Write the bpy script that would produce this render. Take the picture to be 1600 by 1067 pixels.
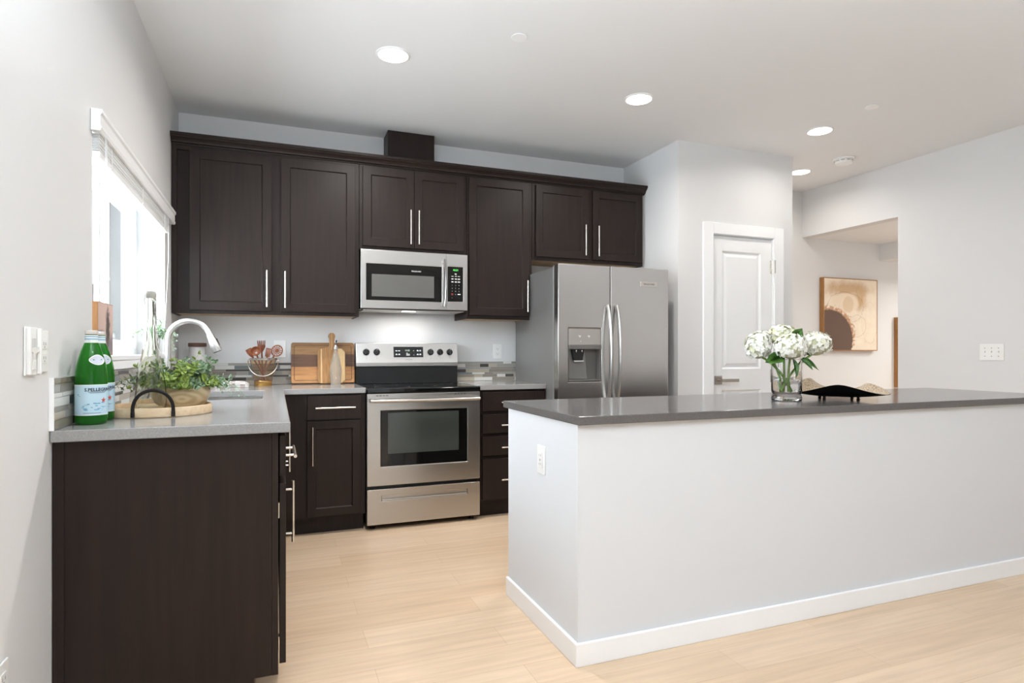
import bpy, bmesh, math, random
from math import sin, cos, pi, radians, atan2, sqrt
from mathutils import Vector, Matrix, noise as mnoise

for o in list(bpy.data.objects):
    bpy.data.objects.remove(o, do_unlink=True)
SC = bpy.context.scene
COL = SC.collection
RND = random.Random(7)

# ------------------------------------------------------------------ camera, world, light, exposure
CAM_H = 1.1449
cd = bpy.data.cameras.new('camera')
cam = bpy.data.objects.new('camera', cd); COL.objects.link(cam)
cam.location = (0, 0, CAM_H)
cam.rotation_euler = (pi/2, 0, radians(-21.2145))
cd.sensor_width = 36.0
cd.lens = 951.14/1600*36.0
cd.shift_y = 16.7/1600
cd.clip_start = 0.05
SC.camera = cam

SC.view_settings.view_transform = 'Standard'
SC.view_settings.look = 'None'
SC.view_settings.gamma = 1.0
SC.view_settings.use_curve_mapping = False
SC.view_settings.exposure = 0.45

w = bpy.data.worlds.new('daylight'); SC.world = w; w.use_nodes = True
bg = w.node_tree.nodes['Background']
bg.inputs[0].default_value = (0.86, 0.94, 1.0, 1)
bg.inputs[1].default_value = 1.0

def area(name, loc, rot, sx, sy, power, color=(1, 1, 1), disk=False, spread=180):
    l = bpy.data.lights.new(name, 'AREA'); l.energy = power; l.color = color
    l.shape = 'DISK' if disk else 'RECTANGLE'; l.size = sx
    if not disk: l.size_y = sy
    l.spread = radians(spread)
    o = bpy.data.objects.new(name, l); COL.objects.link(o)
    o.location = loc; o.rotation_euler = rot
    return o
# daylight: big glass doors in the rear wall, a side window in the left wall behind the camera, the sink window
DAY = (0.80, 0.905, 1.0)
area('daylight_rear', (1.3, -4.62, 1.2), (pi/2, 0, 0), 2.6, 2.2, 2, DAY)
area('daylight_side', (-0.72, -1.6, 1.45), (0, -pi/2, 0), 1.7, 2.4, 3, DAY)
area('daylight_window', (-1.0, 3.3, 1.6), (0, -pi/2, 0), 0.95, 1.5, 50, DAY)
# added fill lamps out of view, aimed up to bounce off the ceiling
area('ceiling_fill_right', (2.9, -0.3, 1.9), (pi, 0, 0), 0.8, 0.8, 20, (0.70, 0.85, 1.0))
area('ceiling_fill', (0.05, 0.45, 1.8), (pi, 0, 0), 0.8, 0.8, 72, (0.79, 0.90, 1.0))

# ------------------------------------------------------------------ helpers
def lin(c):
    c /= 255.0
    return c/12.92 if c <= 0.04045 else ((c+0.055)/1.055)**2.4
def S(r, g, b): return (lin(r), lin(g), lin(b), 1)

MATS = {}
def mat(name, color, rough=0.5, metal=0.0, spec=0.5, trans=0.0, ior=1.45, emit=None, estr=0.0, coat=0.0, alpha=1.0):
    m = bpy.data.materials.new(name); m.use_nodes = True
    b = m.node_tree.nodes['Principled BSDF']
    b.inputs['Base Color'].default_value = color
    b.inputs['Roughness'].default_value = rough
    b.inputs['Metallic'].default_value = metal
    b.inputs['Specular IOR Level'].default_value = spec
    b.inputs['Transmission Weight'].default_value = trans
    b.inputs['IOR'].default_value = ior
    b.inputs['Coat Weight'].default_value = coat
    b.inputs['Alpha'].default_value = alpha
    if emit:
        b.inputs['Emission Color'].default_value = emit
        b.inputs['Emission Strength'].default_value = estr
    MATS[name] = m
    return m
def nd(m, t, **kw):
    n = m.node_tree.nodes.new(t)
    for k, v in kw.items(): setattr(n, k, v)
    return n
def lk(m, a, b): m.node_tree.links.new(a, b)
def P(m): return m.node_tree.nodes['Principled BSDF']
def ramp(m, fac, stops):
    r = nd(m, 'ShaderNodeValToRGB')
    e = r.color_ramp.elements
    while len(e) < len(stops): e.new(0.5)
    for i, (p, c) in enumerate(stops):
        e[i].position = p; e[i].color = c
    lk(m, fac, r.inputs[0]); return r
def coords(m, scale=(1, 1, 1), rot=(0, 0, 0), loc=(0, 0, 0)):
    tc = nd(m, 'ShaderNodeTexCoord'); mp = nd(m, 'ShaderNodeMapping')
    mp.inputs['Scale'].default_value = scale; mp.inputs['Rotation'].default_value = rot; mp.inputs['Location'].default_value = loc
    lk(m, tc.outputs['Object'], mp.inputs[0]); return mp.outputs[0]
def noise(m, vec, scale=5, detail=4, rough=0.55):
    n = nd(m, 'ShaderNodeTexNoise'); n.inputs['Scale'].default_value = scale
    n.inputs['Detail'].default_value = detail; n.inputs['Roughness'].default_value = rough
    lk(m, vec, n.inputs['Vector']); return n.outputs['Fac']
def bump(m, h, strength=0.1, dist=0.01):
    b = nd(m, 'ShaderNodeBump'); b.inputs['Strength'].default_value = strength; b.inputs['Distance'].default_value = dist
    lk(m, h, b.inputs['Height']); lk(m, b.outputs[0], P(m).inputs['Normal']); return b
def var(m, fac, c0, c1, lo=0.3, hi=0.7):
    r = ramp(m, fac, [(lo, c0), (hi, c1)]); lk(m, r.outputs[0], P(m).inputs['Base Color']); return r

# paint
def paint(name, c, rough=0.6):
    m = mat(name, c, rough, spec=0.3); bump(m, noise(m, coords(m), 260, 2), 0.06, 0.002); return m
wall_m = paint('wall_paint', S(226, 225, 224), 0.6)
ceil_m = paint('ceiling_paint', S(238, 238, 238), 0.75)
white_m = mat('white_trim', S(248, 248, 248), 0.35)
island_m = paint('island_paint', S(221, 222, 224), 0.55)
plastic_m = mat('white_plastic', S(242, 241, 238), 0.3)
slot_m = mat('dark_slot', S(150, 148, 145), 0.5)
# floor: long pale oak boards running along X
floor_m = mat('oak_boards', S(222, 196, 160), 0.32, spec=0.4)
v = coords(floor_m)
bk = nd(floor_m, 'ShaderNodeTexBrick'); bk.offset = 0.41; bk.offset_frequency = 2
bk.inputs['Scale'].default_value = 1; bk.inputs['Brick Width'].default_value = 1.25; bk.inputs['Row Height'].default_value = 0.165
bk.inputs['Mortar Size'].default_value = 0.0012; bk.inputs['Mortar Smooth'].default_value = 0.3
bk.inputs['Color1'].default_value = S(226, 200, 171); bk.inputs['Color2'].default_value = S(217, 188, 157); bk.inputs['Mortar'].default_value = S(203, 173, 142)
lk(floor_m, v, bk.inputs['Vector'])
g = noise(floor_m, coords(floor_m, (0.9, 16, 1)), 2.2, 6, 0.62)
gr = ramp(floor_m, g, [(0.3, (0.86, 0.84, 0.82, 1)), (0.62, (1.04, 1.04, 1.04, 1))])
mx = nd(floor_m, 'ShaderNodeMixRGB', blend_type='MULTIPLY'); mx.inputs[0].default_value = 0.85
lk(floor_m, bk.outputs['Color'], mx.inputs[1]); lk(floor_m, gr.outputs[0], mx.inputs[2]); lk(floor_m, mx.outputs[0], P(floor_m).inputs['Base Color'])
bump(floor_m, g, 0.05, 0.004)
# espresso cabinets
esp_m = mat('espresso_wood', S(58, 46, 41), 0.4, spec=0.26)
g = noise(esp_m, coords(esp_m, (14, 14, 0.8)), 3, 5, 0.6)
var(esp_m, g, S(36, 28, 25), S(45, 35, 31)); bump(esp_m, g, 0.03, 0.003)
under_m = mat('maple_underside', S(205, 172, 128), 0.5)
# quartz
def quartz(name, c0, c1, r):
    m = mat(name, c0, r, spec=0.5)
    var(m, noise(m, coords(m), 220, 3), c0, c1, 0.35, 0.65); return m
quartz_m = quartz('grey_quartz', S(146, 144, 143), S(158, 156, 155), 0.16)
iquartz_m = quartz('grey_quartz_island', S(100, 96, 94), S(110, 106, 104), 0.14); P(iquartz_m).inputs['Specular IOR Level'].default_value = 0.18
# steel
def steel(name, c, rough, sc, vr=0.05):
    m = mat(name, c, rough, 1.0)
    n = noise(m, coords(m, sc), 1.0, 3)
    mr = nd(m, 'ShaderNodeMapRange'); mr.inputs['To Min'].default_value = rough-vr; mr.inputs['To Max'].default_value = rough+vr
    lk(m, n, mr.inputs[0]); lk(m, mr.outputs[0], P(m).inputs['Roughness'])
    return m
steel_m = steel('brushed_steel', S(190, 187, 183), 0.31, (3, 3, 500), 0.03)
fsteel_m = steel('fridge_steel', S(206, 203, 200), 0.26, (3, 3, 420), 0.02)
fside_m = mat('fridge_side_grey', S(150, 149, 147), 0.42, 0.6)
nickel_m = mat('brushed_nickel', S(222, 216, 208), 0.26, 1.0)
chrome_m = mat('polished_chrome', S(228, 228, 228), 0.08, 1.0)
faucet_m = mat('satin_faucet', S(226, 225, 224), 0.24, 0.9)
black_m = mat('black_glass', S(16, 16, 16), 0.06, spec=0.55)
blackp_m = mat('black_plastic', S(26, 26, 26), 0.35)
matte_m = mat('matte_black_metal', S(34, 31, 29), 0.45, 0.3)
ovenglass_m = mat('oven_window', S(62, 66, 62), 0.08, spec=0.8)
print_m = mat('white_print', S(225, 225, 222), 0.5)
greyprint_m = mat('grey_print', S(110, 110, 110), 0.5)
redprint_m = mat('red_print', S(150, 60, 45), 0.5)
green_led_m = mat('green_led', S(60, 160, 60), 0.5, emit=S(110, 255, 110), estr=1.6)
lens_m = mat('lamp_lens', S(255, 255, 255), 0.5, emit=(1, 0.97, 0.92, 1), estr=6)
# glass
glass_m = mat('clear_glass', (1, 1, 1, 1), 0.0, trans=1.0, ior=1.45)
pane_m = mat('window_glass', (1, 1, 1, 1), 0.0, trans=1.0, ior=1.05)
tglass_m = mat('bubbly_glass', S(246, 247, 240), 0.03, trans=1.0, ior=1.42)
bump(tglass_m, noise(tglass_m, coords(tglass_m), 26, 1), 0.25, 0.01)
hob_m = mat('pressed_glass', S(246, 244, 234), 0.08, trans=0.82, ior=1.38)
vh = nd(hob_m, 'ShaderNodeTexVoronoi'); vh.inputs['Scale'].default_value = 130; lk(hob_m, coords(hob_m), vh.inputs['Vector']); bump(hob_m, vh.outputs['Distance'], 0.9, 0.006)
amber_m = mat('amber_glass', S(238, 222, 202), 0.03, trans=0.95, ior=1.2)
greenglass_m = mat('green_glass', S(58, 176, 52), 0.04, trans=0.8, ior=1.35)
water_m = mat('water', (1, 1, 1, 1), 0.0, trans=1.0, ior=1.33)
label_m = mat('pale_blue_label', S(196, 222, 234), 0.5)
blueprint_m = mat('blue_print', S(120, 175, 205), 0.5)
navy_m = mat('dark_print', S(40, 48, 66), 0.5)
star_m = mat('red_star', S(206, 84, 72), 0.5)
paper_m = mat('label_white', S(232, 234, 230), 0.5)
cap_m = mat('silver_cap', S(214, 206, 200), 0.4, 0.3)
# woods
def wood(name, c0, c1, sc, nscale=4, rough=0.45):
    m = mat(name, c0, rough, spec=0.4)
    g = noise(m, coords(m, sc), nscale, 6, 0.6); var(m, g, c0, c1, 0.32, 0.68); bump(m, g, 0.04, 0.003); return m
frame_m = wood('oak_frame', S(150, 104, 60), S(176, 128, 80), (30, 30, 3))
tray_m = wood('pale_tray_wood', S(214, 184, 146), S(232, 208, 174), (6, 18, 18))
bowl_m = mat('turned_bowl_wood', S(206, 182, 140), 0.45)
wv = nd(bowl_m, 'ShaderNodeTexWave', wave_type='RINGS', rings_direction='Y'); wv.inputs['Scale'].default_value = 9; wv.inputs['Distortion'].default_value = 3.5; wv.inputs['Detail'].default_value = 2; wv.inputs['Detail Scale'].default_value = 1.2
lk(bowl_m, coords(bowl_m, (1, 1, 2.2), loc=(-0.02, 0, -0.1)), wv.inputs['Vector'])
var(bowl_m, wv.outputs['Fac'], S(196, 172, 132), S(219, 199, 163), 0.05, 0.9)
uten_m = wood('utensil_wood', S(112, 62, 40), S(146, 86, 56), (20, 20, 4), rough=0.35)
utenpale_m = wood('utensil_pale_wood', S(176, 128, 84), S(200, 152, 106), (20, 20, 4))
brass_m = mat('brass', S(212, 170, 100), 0.2, 1.0)
acacia_m = mat('acacia_boards', S(160, 110, 66), 0.4)
sxa = nd(acacia_m, 'ShaderNodeSeparateXYZ'); lk(acacia_m, coords(acacia_m, (1, 1, 1/0.292)), sxa.inputs[0])
bk = ramp(acacia_m, sxa.outputs['Z'], [(0.0, S(206, 152, 98)), (0.19, S(196, 140, 86)), (0.40, S(116, 80, 56)), (0.70, S(164, 122, 76)), (0.87, S(150, 108, 66))])
bk.color_ramp.interpolation = 'CONSTANT'
g = noise(acacia_m, coords(acacia_m, (2.5, 20, 26)), 3, 6, 0.65)
gr = ramp(acacia_m, g, [(0.3, (0.72, 0.68, 0.64, 1)), (0.7, (1.12, 1.12, 1.12, 1))])
mx = nd(acacia_m, 'ShaderNodeMixRGB', blend_type='MULTIPLY'); mx.inputs[0].default_value = 1
lk(acacia_m, bk.outputs['Color'], mx.inputs[1]); lk(acacia_m, gr.outputs[0], mx.inputs[2]); lk(acacia_m, mx.outputs[0], P(acacia_m).inputs['Base Color'])
paddle_m = wood('paddle_wood', S(150, 106, 64), S(184, 138, 90), (26, 26, 3))
reflection_cord_m = wood('reflection_and_cord_wood', S(214, 178, 128), S(226, 194, 148), (26, 26, 3))  # pale colour for painted board reflections and the hanging cord
lid_m = wood('walnut_lid', S(92, 66, 56), S(112, 82, 70), (8, 8, 20))
# leaves, petals
def leafmat(name, c0, c1, rough=0.5):
    m = mat(name, c0, rough); var(m, noise(m, coords(m), 30, 2), c0, c1, 0.35, 0.65); return m
euc_a = leafmat('eucalyptus_sage', S(112, 140, 104), S(150, 172, 140))
euc_b = leafmat('eucalyptus_lime', S(124, 150, 62), S(166, 186, 100))
euc_c = leafmat('eucalyptus_frost', S(158, 182, 164), S(190, 206, 190))
euc_d = leafmat('dark_sprig', S(58, 78, 50), S(92, 112, 76))
hyl_m = leafmat('hydrangea_leaf', S(44, 88, 30), S(84, 128, 52), 0.4)
stem_m = leafmat('green_stem', S(110, 150, 66), S(150, 184, 98))
petal_m = mat('white_petal', S(246, 245, 236), 0.6); P(petal_m).inputs['Subsurface Weight'].default_value = 0.0
cream_m = mat('cream_petal', S(238, 238, 206), 0.6)
ceramic_m = mat('white_ceramic', S(238, 236, 232), 0.35)
blackdish_m = mat('black_dish', S(14, 12, 12), 0.5, spec=0.25)
tan_m = mat('speckled_tan_lining', S(190, 172, 148), 0.5)
vo = nd(tan_m, 'ShaderNodeTexVoronoi', feature='DISTANCE_TO_EDGE'); vo.inputs['Scale'].default_value = 130
lk(tan_m, coords(tan_m), vo.inputs['Vector'])
var(tan_m, vo.outputs['Distance'], S(120, 98, 74), S(206, 186, 160), 0.03, 0.12)
towel_m = mat('gingham_cloth', S(226, 218, 214), 0.9)
ck = nd(towel_m, 'ShaderNodeTexChecker'); ck.inputs['Scale'].default_value = 34; ck.inputs['Color1'].default_value = S(236, 232, 230); ck.inputs['Color2'].default_value = S(196, 180, 176)
lk(towel_m, coords(towel_m), ck.inputs['Vector']); lk(towel_m, ck.outputs[0], P(towel_m).inputs['Base Color'])
# mosaic
TILES = [mat('tile_'+n, c, 0.18, spec=0.6) for n, c in (
    ('stone_grey', S(168, 164, 157)), ('taupe', S(150, 142, 131)), ('white', S(222, 220, 214)),
    ('charcoal', S(84, 80, 78)), ('blue_grey', S(128, 134, 134)), ('beige', S(186, 176, 158)))]
grout_m = mat('grout', S(190, 188, 184), 0.8)
# outside
green_siding = mat('green_siding', S(84, 122, 90), 0.8)
beige_siding = mat('beige_siding', S(150, 140, 132), 0.8)

# ---- mesh helpers
def BM(): return bmesh.new()
def box(bm, x0, x1, y0, y1, z0, z1, mi=0):
    vs = [bm.verts.new(p) for p in ((x0,y0,z0),(x1,y0,z0),(x1,y1,z0),(x0,y1,z0),(x0,y0,z1),(x1,y0,z1),(x1,y1,z1),(x0,y1,z1))]
    for f in ((0,3,2,1),(4,5,6,7),(0,1,5,4),(1,2,6,5),(2,3,7,6),(3,0,4,7)):
        bm.faces.new([vs[i] for i in f]).material_index = mi
    return bm
def BX(*a): return box(BM(), *a)
def frame_of(d):
    d = d.normalized(); u = Vector((0, 0, 1)) if abs(d.z) < 0.9 else Vector((1, 0, 0))
    a = d.cross(u).normalized(); return a, d.cross(a).normalized()
def tube(bm, pts, r, n=10, mi=0, cap=True, flat=None):
    """swept tube; r number or list; flat=(ra, rb) ellipse factors"""
    pts = [Vector(p) for p in pts]; rings = []; a = b = None
    for i, p in enumerate(pts):
        d = (pts[min(i+1, len(pts)-1)]-pts[max(i-1, 0)])
        if a is None: a, b = frame_of(d)
        else:
            d = d.normalized(); a = (a-d*a.dot(d)).normalized(); b = d.cross(a).normalized()
        rr = r[i] if isinstance(r, (list, tuple)) else r
        fa, fb = flat if flat else (1, 1)
        rings.append([bm.verts.new(p+a*rr*fa*cos(2*pi*k/n)+b*rr*fb*sin(2*pi*k/n)) for k in range(n)])
    for i in range(len(rings)-1):
        for k in range(n):
            f = bm.faces.new((rings[i][k], rings[i][(k+1)%n], rings[i+1][(k+1)%n], rings[i+1][k])); f.material_index = mi; f.smooth = True
    if cap:
        bm.faces.new(rings[0][::-1]).material_index = mi; bm.faces.new(rings[-1]).material_index = mi
    return bm
def lathe(bm, prof, n=40, c=(0, 0, 0), mi=0, close=False, rim=None):
    """profile [(r,z)...]; axis z"""
    rings = []
    for r, z in prof:
        if r < 1e-6: rings.append([bm.verts.new((c[0], c[1], c[2]+z))])
        else: rings.append([bm.verts.new((c[0]+r*cos(2*pi*k/n), c[1]+r*sin(2*pi*k/n), c[2]+z)) for k in range(n)])
    rr = list(range(len(rings))); prs = list(zip(rr, rr[1:]))
    if close: prs.append((rr[-1], rr[0]))
    for i, j in prs:
        A, B = rings[i], rings[j]
        for k in range(n):
            k2 = (k+1) % n
            if len(A) == 1 and len(B) == 1: continue
            if len(A) == 1: f = bm.faces.new((A[0], B[k2], B[k]))
            elif len(B) == 1: f = bm.faces.new((A[k], A[k2], B[0]))
            else: f = bm.faces.new((A[k], A[k2], B[k2], B[k]))
            f.material_index = mi; f.smooth = True
    return bm
def prism(bm, pts, ax, a0, a1, mi=0):
    """extrude 2D outline along axis ax ('x': pts=(y,z), 'y': (x,z), 'z': (x,y))"""
    mk = {'x': lambda p, a: (a, p[0], p[1]), 'y': lambda p, a: (p[0], a, p[1]), 'z': lambda p, a: (p[0], p[1], a)}[ax]
    A = [bm.verts.new(mk(p, a0)) for p in pts]; B = [bm.verts.new(mk(p, a1)) for p in pts]
    n = len(pts)
    bm.faces.new(A).material_index = mi; bm.faces.new(B[::-1]).material_index = mi
    for i in range(n): bm.faces.new((A[i], B[i], B[(i+1)%n], A[(i+1)%n])).material_index = mi
    return bm
def plate(bm, xs, ys, inside, z0, z1):
    """flat slab with holes: grid cells kept where inside(cx, cy)"""
    V = {}
    def g(i, j, z):
        k = (i, j, z)
        if k not in V: V[k] = bm.verts.new((xs[i], ys[j], z))
        return V[k]
    N, M = len(xs)-1, len(ys)-1
    ins = lambda i, j: 0 <= i < N and 0 <= j < M and inside((xs[i]+xs[i+1])/2, (ys[j]+ys[j+1])/2)
    for i in range(N):
        for j in range(M):
            if not ins(i, j): continue
            bm.faces.new([g(i,j,z1), g(i+1,j,z1), g(i+1,j+1,z1), g(i,j+1,z1)])
            bm.faces.new([g(i,j,z0), g(i,j+1,z0), g(i+1,j+1,z0), g(i+1,j,z0)])
            for di, dj, a, b in ((-1,0,(i,j),(i,j+1)),(1,0,(i+1,j+1),(i+1,j)),(0,-1,(i+1,j),(i,j)),(0,1,(i,j+1),(i+1,j+1))):
                if not ins(i+di, j+dj): bm.faces.new([g(*a,z0), g(*a,z1), g(*b,z1), g(*b,z0)])
    return bm
def rrect(x0, x1, y0, y1, r, n=5):
    out = []
    for cx, cy, a in ((x1-r, y0+r, -pi/2), (x1-r, y1-r, 0), (x0+r, y1-r, pi/2), (x0+r, y0+r, pi)):
        for k in range(n+1): out.append((cx+r*cos(a+k*pi/2/n), cy+r*sin(a+k*pi/2/n)))
    return out
def wloc(o):
    v = Vector((0, 0, 0))
    while o: v += o.location; o = o.parent
    return v
def obj(name, bm, mats, parent=None, bevel=0, seg=2, smooth=False, local=False, fixn=True):
    if fixn: bmesh.ops.recalc_face_normals(bm, faces=bm.faces)
    me = bpy.data.meshes.new(name)
    if smooth:
        for f in bm.faces: f.smooth = True
    for e in bm.edges:
        if len(e.link_faces) == 2 and e.calc_face_angle(0) > radians(38): e.smooth = False
    off = Vector((0, 0, 0))
    if parent is not None and not local: off = wloc(parent)
    elif parent is None and not local and len(bm.verts):
        lo = [min(v.co[i] for v in bm.verts) for i in range(3)]; hi = [max(v.co[i] for v in bm.verts) for i in range(3)]
        off = Vector(((lo[0]+hi[0])/2, (lo[1]+hi[1])/2, lo[2]))
    for v in bm.verts: v.co -= off
    bm.to_mesh(me); bm.free()
    for m in (mats if isinstance(mats, (list, tuple)) else [mats]): me.materials.append(m)
    o = bpy.data.objects.new(name, me); COL.objects.link(o)
    if parent is not None: o.parent = parent
    elif not local: o.location = off
    if bevel:
        md = o.modifiers.new('soft_edges', 'BEVEL'); md.width = bevel; md.segments = seg; md.limit_method = 'ANGLE'; md.angle_limit = radians(35)
        md.harden_normals = False
    return o
def obj_each(name, bm, mats, parent, **kw):
    """every connected piece of bm becomes a part of its own"""
    seen = set(); out = []
    bm.verts.ensure_lookup_table()
    for v0 in bm.verts:
        if v0 in seen: continue
        stack = [v0]; isl = []; seen.add(v0)
        while stack:
            v = stack.pop(); isl.append(v)
            for e in v.link_edges:
                q = e.other_vert(v)
                if q not in seen: seen.add(q); stack.append(q)
        nb_ = bmesh.new(); mp = {v: nb_.verts.new(v.co) for v in isl}; fs = {f for v in isl for f in v.link_faces}
        for f in fs:
            g = nb_.faces.new([mp[v] for v in f.verts]); g.material_index = f.material_index; g.smooth = f.smooth
        out.append(obj(name, nb_, mats, parent, **kw))
    bm.free(); return out
def tag(o, label, cat, group=None):
    o['label'] = label; o['category'] = cat
    if group: o['group'] = group
    return o
def thing(name, label, cat, loc, rz=0, group=None):
    o = bpy.data.objects.new(name, None); COL.objects.link(o); o.empty_display_size = 0.05
    o.location = loc; o.rotation_euler = (0, 0, rz)
    return tag(o, label, cat, group)
def struct(name, bm, mats, parent=None, bevel=0):
    o = obj(name, bm, mats, parent, bevel)
    if parent is None: o['kind'] = 'structure'
    return o
def text_bm(bm, s, size, place, mi=0, align='CENTER', bold=0.0):
    """text outline mesh; place(u, v) -> 3D"""
    cu = bpy.data.curves.new('t', 'FONT'); cu.body = s; cu.size = size; cu.offset = bold; cu.align_x = align; cu.resolution_u = 2
    to = bpy.data.objects.new('t', cu); COL.objects.link(to)
    dg = bpy.context.evaluated_depsgraph_get()
    me = bpy.data.meshes.new_from_object(to.evaluated_get(dg))
    vs = [bm.verts.new(place(v.co.x, v.co.y)) for v in me.vertices]
    for p in me.polygons:
        try: bm.faces.new([vs[i] for i in p.vertices]).material_index = mi
        except ValueError: pass
    bpy.data.objects.remove(to); bpy.data.curves.remove(cu); bpy.data.meshes.remove(me)
    return bm
def mapface(bm, face, at):
    """door meshes are drawn in (u, depth, z) facing -Y; turn to the wanted side"""
    if face == '-y': f = lambda c: (c.x, at+c.y, c.z)
    if face == '+x': f = lambda c: (at-c.y, c.x, c.z)
    if face == '+y': f = lambda c: (c.x, at-c.y, c.z)
    for v in bm.verts: v.co = f(v.co)
    return bm
def shaker(u0, u1, z0, z1, rail=0.056, th=0.02, rec=0.008, flat=False):
    bm = BM()
    if flat: return box(bm, u0, u1, 0, th, z0, z1)
    def rect(i, y): return [bm.verts.new(p) for p in ((u0+i,y,z0+i),(u1-i,y,z0+i),(u1-i,y,z1-i),(u0+i,y,z1-i))]
    b, a0, a1, a2 = rect(0, th), rect(0, 0), rect(rail, 0), rect(rail+0.004, rec)
    for A, B in ((b, a0), (a0, a1), (a1, a2)):
        for k in range(4): bm.faces.new((A[k], A[(k+1)%4], B[(k+1)%4], B[k]))
    bm.faces.new(a2); bm.faces.new(b[::-1])
    return bm
def pull(u0, z0, u1, z1, out=0.032, r=0.0058):
    """bar pull from (u0,z0) to (u1,z1) with two posts"""
    bm = BM(); y = -out
    tube(bm, [(u0, y, z0), (u1, y, z1)], r, 12)
    for t in (0.14, 0.86):
        u, z = u0+(u1-u0)*t, z0+(z1-z0)*t
        tube(bm, [(u, 0.0, z), (u, y, z)], r*0.8, 8)
    return bm
def door(parent, u0, u1, z0, z1, at, hand=None, face='-y', flat=False, name='door', rail=0.056):
    d = obj(name, mapface(shaker(u0, u1, z0, z1, flat=flat, rail=rail), face, at), esp_m, parent, 0.0016, 2)
    if hand: obj('handle', mapface(pull(*hand), face, at), nickel_m, d, smooth=True)
    return d

# ------------------------------------------------------------------ room shell
L, YB, R, ZC = -0.607, 4.617, 4.9355, 2.754
PX0, PX1, PY = 2.8416, 3.9745, 3.8445
YF, YR = 4.653, -4.5
CT = 0.918
struct('floor', BX(L-0.1, 7.4, YR-0.1, YB+0.15, -0.06, 0.0), floor_m)
struct('ceiling', BX(L-0.1, R+0.13, YR-0.1, YB+0.15, ZC, ZC+0.1), ceil_m)
# left wall with the sink window opening
WY0, WY1, WZ0, WZ1 = 2.552, 4.069, 1.131, 1.985
bm = BM()
for y0, y1, z0, z1 in ((YR, -2.85, 0, ZC), (-2.85, -0.35, 0, 0.6), (-2.85, -0.35, 2.3, ZC), (-0.35, WY0, 0, ZC), (WY1, YB+0.12, 0, ZC), (WY0, WY1, 0, WZ0-0.02), (WY0, WY1, WZ1, ZC)):
    box(bm, L-0.2, L, y0, y1, z0, z1)
struct('wall_left', bm, wall_m)
struct('wall_back', BX(L, PX0, YB, YB+0.12, 0, ZC), wall_m)
# pantry walls round the white door
bm = BM(); DX0, DX1, DZ = 3.165, 3.765, 2.064
for x0, x1, z0, z1 in ((PX0, DX0, 0, ZC), (DX1, PX1, 0, ZC), (DX0, DX1, DZ, ZC)):
    box(bm, x0, x1, PY, PY+0.12, z0, z1)
box(bm, PX0, PX0+0.12, PY+0.12, YB+0.12, 0, ZC); box(bm, PX1-0.12, PX1, PY+0.12, YF+0.1, 0, ZC)
struct('wall_pantry', bm, wall_m)
struct('wall_far', BX(PX1, 7.4, YF, YF+0.1, 0, ZC), wall_m)
# right wall with its opening to the side hall
bm = BM(); OY, OZ = 3.64, 2.297
box(bm, R, R+0.12, YR, OY, 0, ZC); box(bm, R, R+0.12, OY, YF, OZ, ZC)
struct('wall_right', bm, wall_m)
bm = BM(); box(bm, R+0.12, 6.026, 2.6, YF, OZ, OZ+0.08); box(bm, 6.026, 7.4, 2.6, YF, 2.124, OZ+0.08)
struct('ceiling_hall', bm, ceil_m)
bm = BM(); box(bm, 7.3, 7.4, 2.6, YF, 0, 2.124); box(bm, R+0.12, 7.3, 2.5, 2.6, 0, 2.4)
struct('wall_hall', bm, wall_m)
# rear wall with glass doors, behind the camera
bm = BM(); RX0, RX1, RZ = 0.0, 2.6, 2.2
for x0, x1, z0, z1 in ((L, RX0, 0, ZC), (RX1, R+0.12, 0, ZC), (RX0, RX1, RZ, ZC)): box(bm, x0, x1, YR-0.12, YR, z0, z1)
struct('wall_rear', bm, wall_m)
bm = BM()
for x in (RX0, 0.84, 1.69, RX1-0.07): box(bm, x, x+0.07, YR-0.09, YR-0.03, 0, RZ)
box(bm, RX0, RX1, YR-0.09, YR-0.03, RZ-0.07, RZ); box(bm, RX0, RX1, YR-0.09, YR-0.03, 0, 0.07)
struct('window_2', bm, white_m)
bm = BM()
for y in (-2.85, -1.63, -0.41): box(bm, L-0.12, L-0.06, y, y+0.06, 0.6, 2.3)
box(bm, L-0.12, L-0.06, -2.85, -0.35, 0.6, 0.66); box(bm, L-0.12, L-0.06, -2.85, -0.35, 2.24, 2.3)
struct('window_3', bm, white_m)
# hall baseboards etc.
bm = BM(); box(bm, R-0.014, R, YR, OY, 0, 0.1); struct('baseboard_right', bm, white_m, bevel=0.003)
bm = BM(); box(bm, L, L+0.014, YR, 2.10, 0, 0.1); struct('baseboard_left', bm, white_m, bevel=0.003)
bm = BM(); box(bm, PX1+0.02, 7.3, YF-0.014, YF, 0, 0.1); struct('baseboard_far', bm, white_m, bevel=0.003)

# window_1: vinyl slider over the sink
def ring_x(y0, y1, z0, z1, x0, x1, l, r_, b_, t_):
    """rectangular frame lying in the plane X = const, bars l, r_, b_, t_ wide"""
    bm = BM()
    for p in ((y0, y0+l, z0, z1), (y1-r_, y1, z0, z1), (y0+l, y1-r_, z0, z0+b_), (y0+l, y1-r_, z1-t_, z1)): box(bm, x0, x1, *p)
    return bm
win = struct('window_1', ring_x(WY0+0.0005, WY1-0.0005, WZ0+0.0012, WZ1-0.0005, -0.807, -0.748, 0.03, 0.03, 0.03, 0.035), white_m)
obj('sash', ring_x(WY0+0.031, 3.43, WZ0+0.032, WZ1-0.036, -0.80, -0.779, 0.05, 0.046, 0.045, 0.05), white_m, win)
obj('sash', ring_x(3.40, WY1-0.031, WZ0+0.032, WZ1-0.036, -0.777, -0.755, 0.072, 0.085, 0.045, 0.05), white_m, win)
obj('glass_pane', BX(-0.792, -0.788, WY0+0.0815, 3.3835, WZ0+0.0775, WZ1-0.0865), pane_m, win)
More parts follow.
